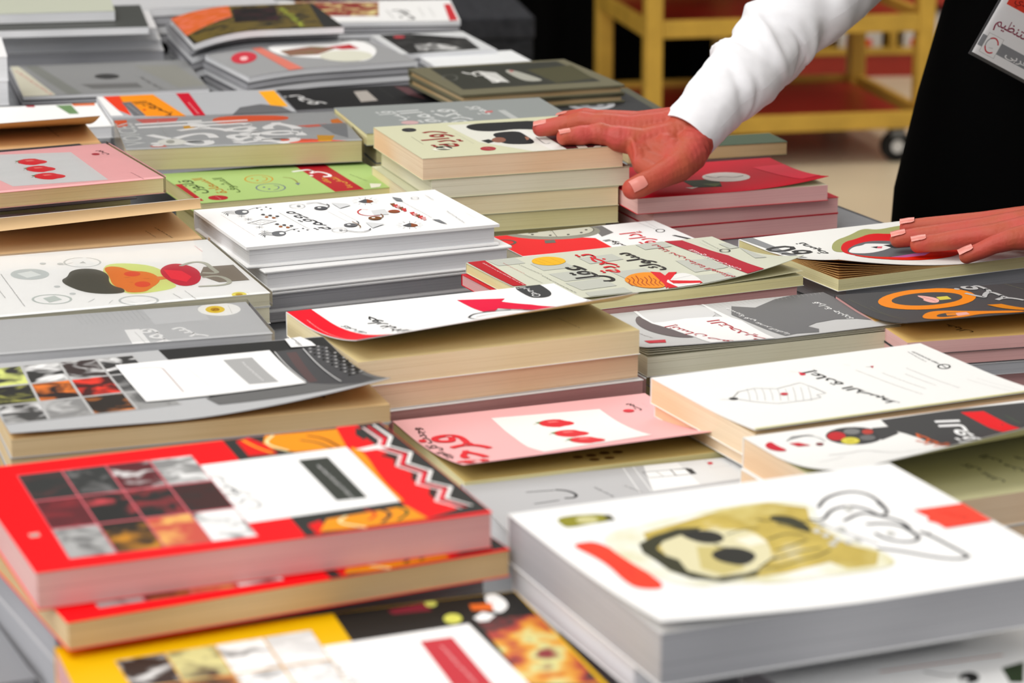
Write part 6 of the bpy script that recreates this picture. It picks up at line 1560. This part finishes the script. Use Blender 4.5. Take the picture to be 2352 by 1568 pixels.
SL = [([((0.1599, 2.429, 0.0946), 0.0285), ((0.1855, 2.4489, 0.12), 0.0315), ((0.215, 2.4738, 0.1441), 0.0375), ((0.2433, 2.5037, 0.1698), 0.0375), ((0.2888, 2.5385, 0.2035), 0.0435), ((0.345, 2.6, 0.25), 0.05), ((0.4, 2.655, 0.345), 0.055), ((0.475, 2.72, 0.44), 0.06)], [(2.0, 2.2, 0.14, 0.16, 0.35), (2.42, 2.2, -0.16, 0.11, 0.35), (2.75, 1.4, 0.14, 0.12, 0.5), (2.3, 5.2, -0.14, 0.09, 0.7), (2.62, 5.0, 0.12, 0.09, 0.7), (2.95, 4.8, -0.12, 0.1, 0.6), (1.5, 1.0, -0.09, 0.12, 0.4), (3.2, 2.4, 0.12, 0.16, 0.2), (3.55, 4.6, -0.1, 0.12, 0.5), (3.8, 0.6, -0.08, 0.2, 0.4), (1.2, 5.5, -0.06, 0.07, 0.5), (1.0, 5.2, 0.05, 0.07, 0.5)]), ([((0.478, 2.158, 0.086), 0.03), ((0.53, 2.175, 0.12), 0.035), ((0.6, 2.2, 0.165), 0.042), ((0.665, 2.23, 0.21), 0.052), ((0.65, 2.3, 0.32), 0.055), ((0.6, 2.42, 0.44), 0.06)], [(1.5, 2.0, 0.08, 0.2, 0.4), (2.6, 1.0, 0.1, 0.25, 0.4)])]
sleeve('shirt_sleeve', SL[0][0], SL[0][1], 3.0)
sleeve('shirt_sleeve', SL[1][0], SL[1][1], 8.0)

# ------------------------------------------------------------------ the name badge hanging at the waist
def badge():
    o0 = Vector((.4172, 2.43, .1718)); ex = Vector((.0526, .012, -.0285)).normalized(); ey0 = Vector((.0137, 0, .0445)); 
    ez = ex.cross(ey0).normalized(); ey = ez.cross(ex).normalized(); shear = ey0.normalized()
    r = tag(empty('name_badge', T3(o0)), 'name badge in a clear holder hanging in front of the black robe', 'badge')
    r.matrix_world = Matrix.Translation(T3(o0)) @ Matrix((ex, ey, ez)).transposed().to_4x4()
    Wd, Hd = .104, .078
    def sx(x, y): return x + .0 * y
    m = MB(); m.box((-.002, -.003, -.0016), (Wd + .002, Hd + .002, -.0006), plain('badge_black_edge', '3a3a3c', .3, .5)); m.build('holder_frame', r)
    m = MB(); paper = mat('efeff0')
    m.box((0, 0, -.0005), (Wd, Hd, 0), paper)
    p = Print(m, lambda u, v, off: (u, Hd - v, off), False, Wd, Hd); p.key = 'badge'
    Y = lambda y: Hd - y
    p.poly(mat('e0402c'), [(.006, Y(.052)), (Wd - .004, Y(.052)), (Wd - .004, Y(.068)), (.006, Y(.068))])
    p.poly(mat('8a8c90'), [(.0, Y(.008)), (Wd, Y(.008)), (Wd, Y(.019)), (.0, Y(.019))])
    p.poly(mat('f0f0f0'), [(.0055, Y(.0035)), (.0215, Y(.0035)), (.0215, Y(.0225)), (.0055, Y(.0225))])
    p.stroke(mat('999999'), .0004, [(.0055, Y(.0035)), (.0215, Y(.0035)), (.0215, Y(.0225)), (.0055, Y(.0225))], True)
    ring = [(.0135 + .006 * math.cos(i * .3927), Y(.013 + .0072 * math.sin(i * .3927))) for i in range(16)]
    p.stroke(mat('c8303c'), .0013, ring[1:7]); p.stroke(mat('8a8a8c'), .0009, ring[6:14]); p.stroke(mat('c8303c'), .0013, ring[9:15])
    def flat_text(mt, s, x, y, w, hs):
        vs, fs = text_mesh(s); x0, x1 = min(q[0] for q in vs), max(q[0] for q in vs); k = w / (x1 - x0); off = p.step()
        m.tris([(x + (a - x0) * k, y + b * k * hs, off) for a, b in vs], fs, mt)
    flat_text(mat('8a1640'), 'التنظيم', .006, .031, .036, 1.0); flat_text(mat('55565a'), 'لجنة', .05, .031, .028, .8)
    flat_text(mat('8a2018'), 'صندوق سعدي', .012, .057, .06, .8)
    flat_text(mat('f0f0f0'), 'الندوة العربي', .03, .0105, .066, .6)
    flat_text(mat('9a9a9c'), 'العربي', .012, .0105, .004, .9)
    m.build('badge_card', r)
    g = MB(); g.box((-.001, -.002, .0012), (Wd + .001, Hd + .001, .0016), film_mat()); g.build('clear_sleeve', r)
    l = MB(); lm = plain('lanyard_cord', '101012', .8)
    for s in (-1, 1):
        def cord(a, c):
            t = a * 2 * math.pi; b = Vector((Wd / 2, Hd, -.001)).lerp(Vector((Wd / 2 - .02 + .06 * s, Hd + .12, .03)), c)
            return b + Vector((.003 * math.cos(t), 0, .001 * math.sin(t)))
        l.grid(cord, 8, 10, lm)
    l.build('lanyard', r, True)
badge()
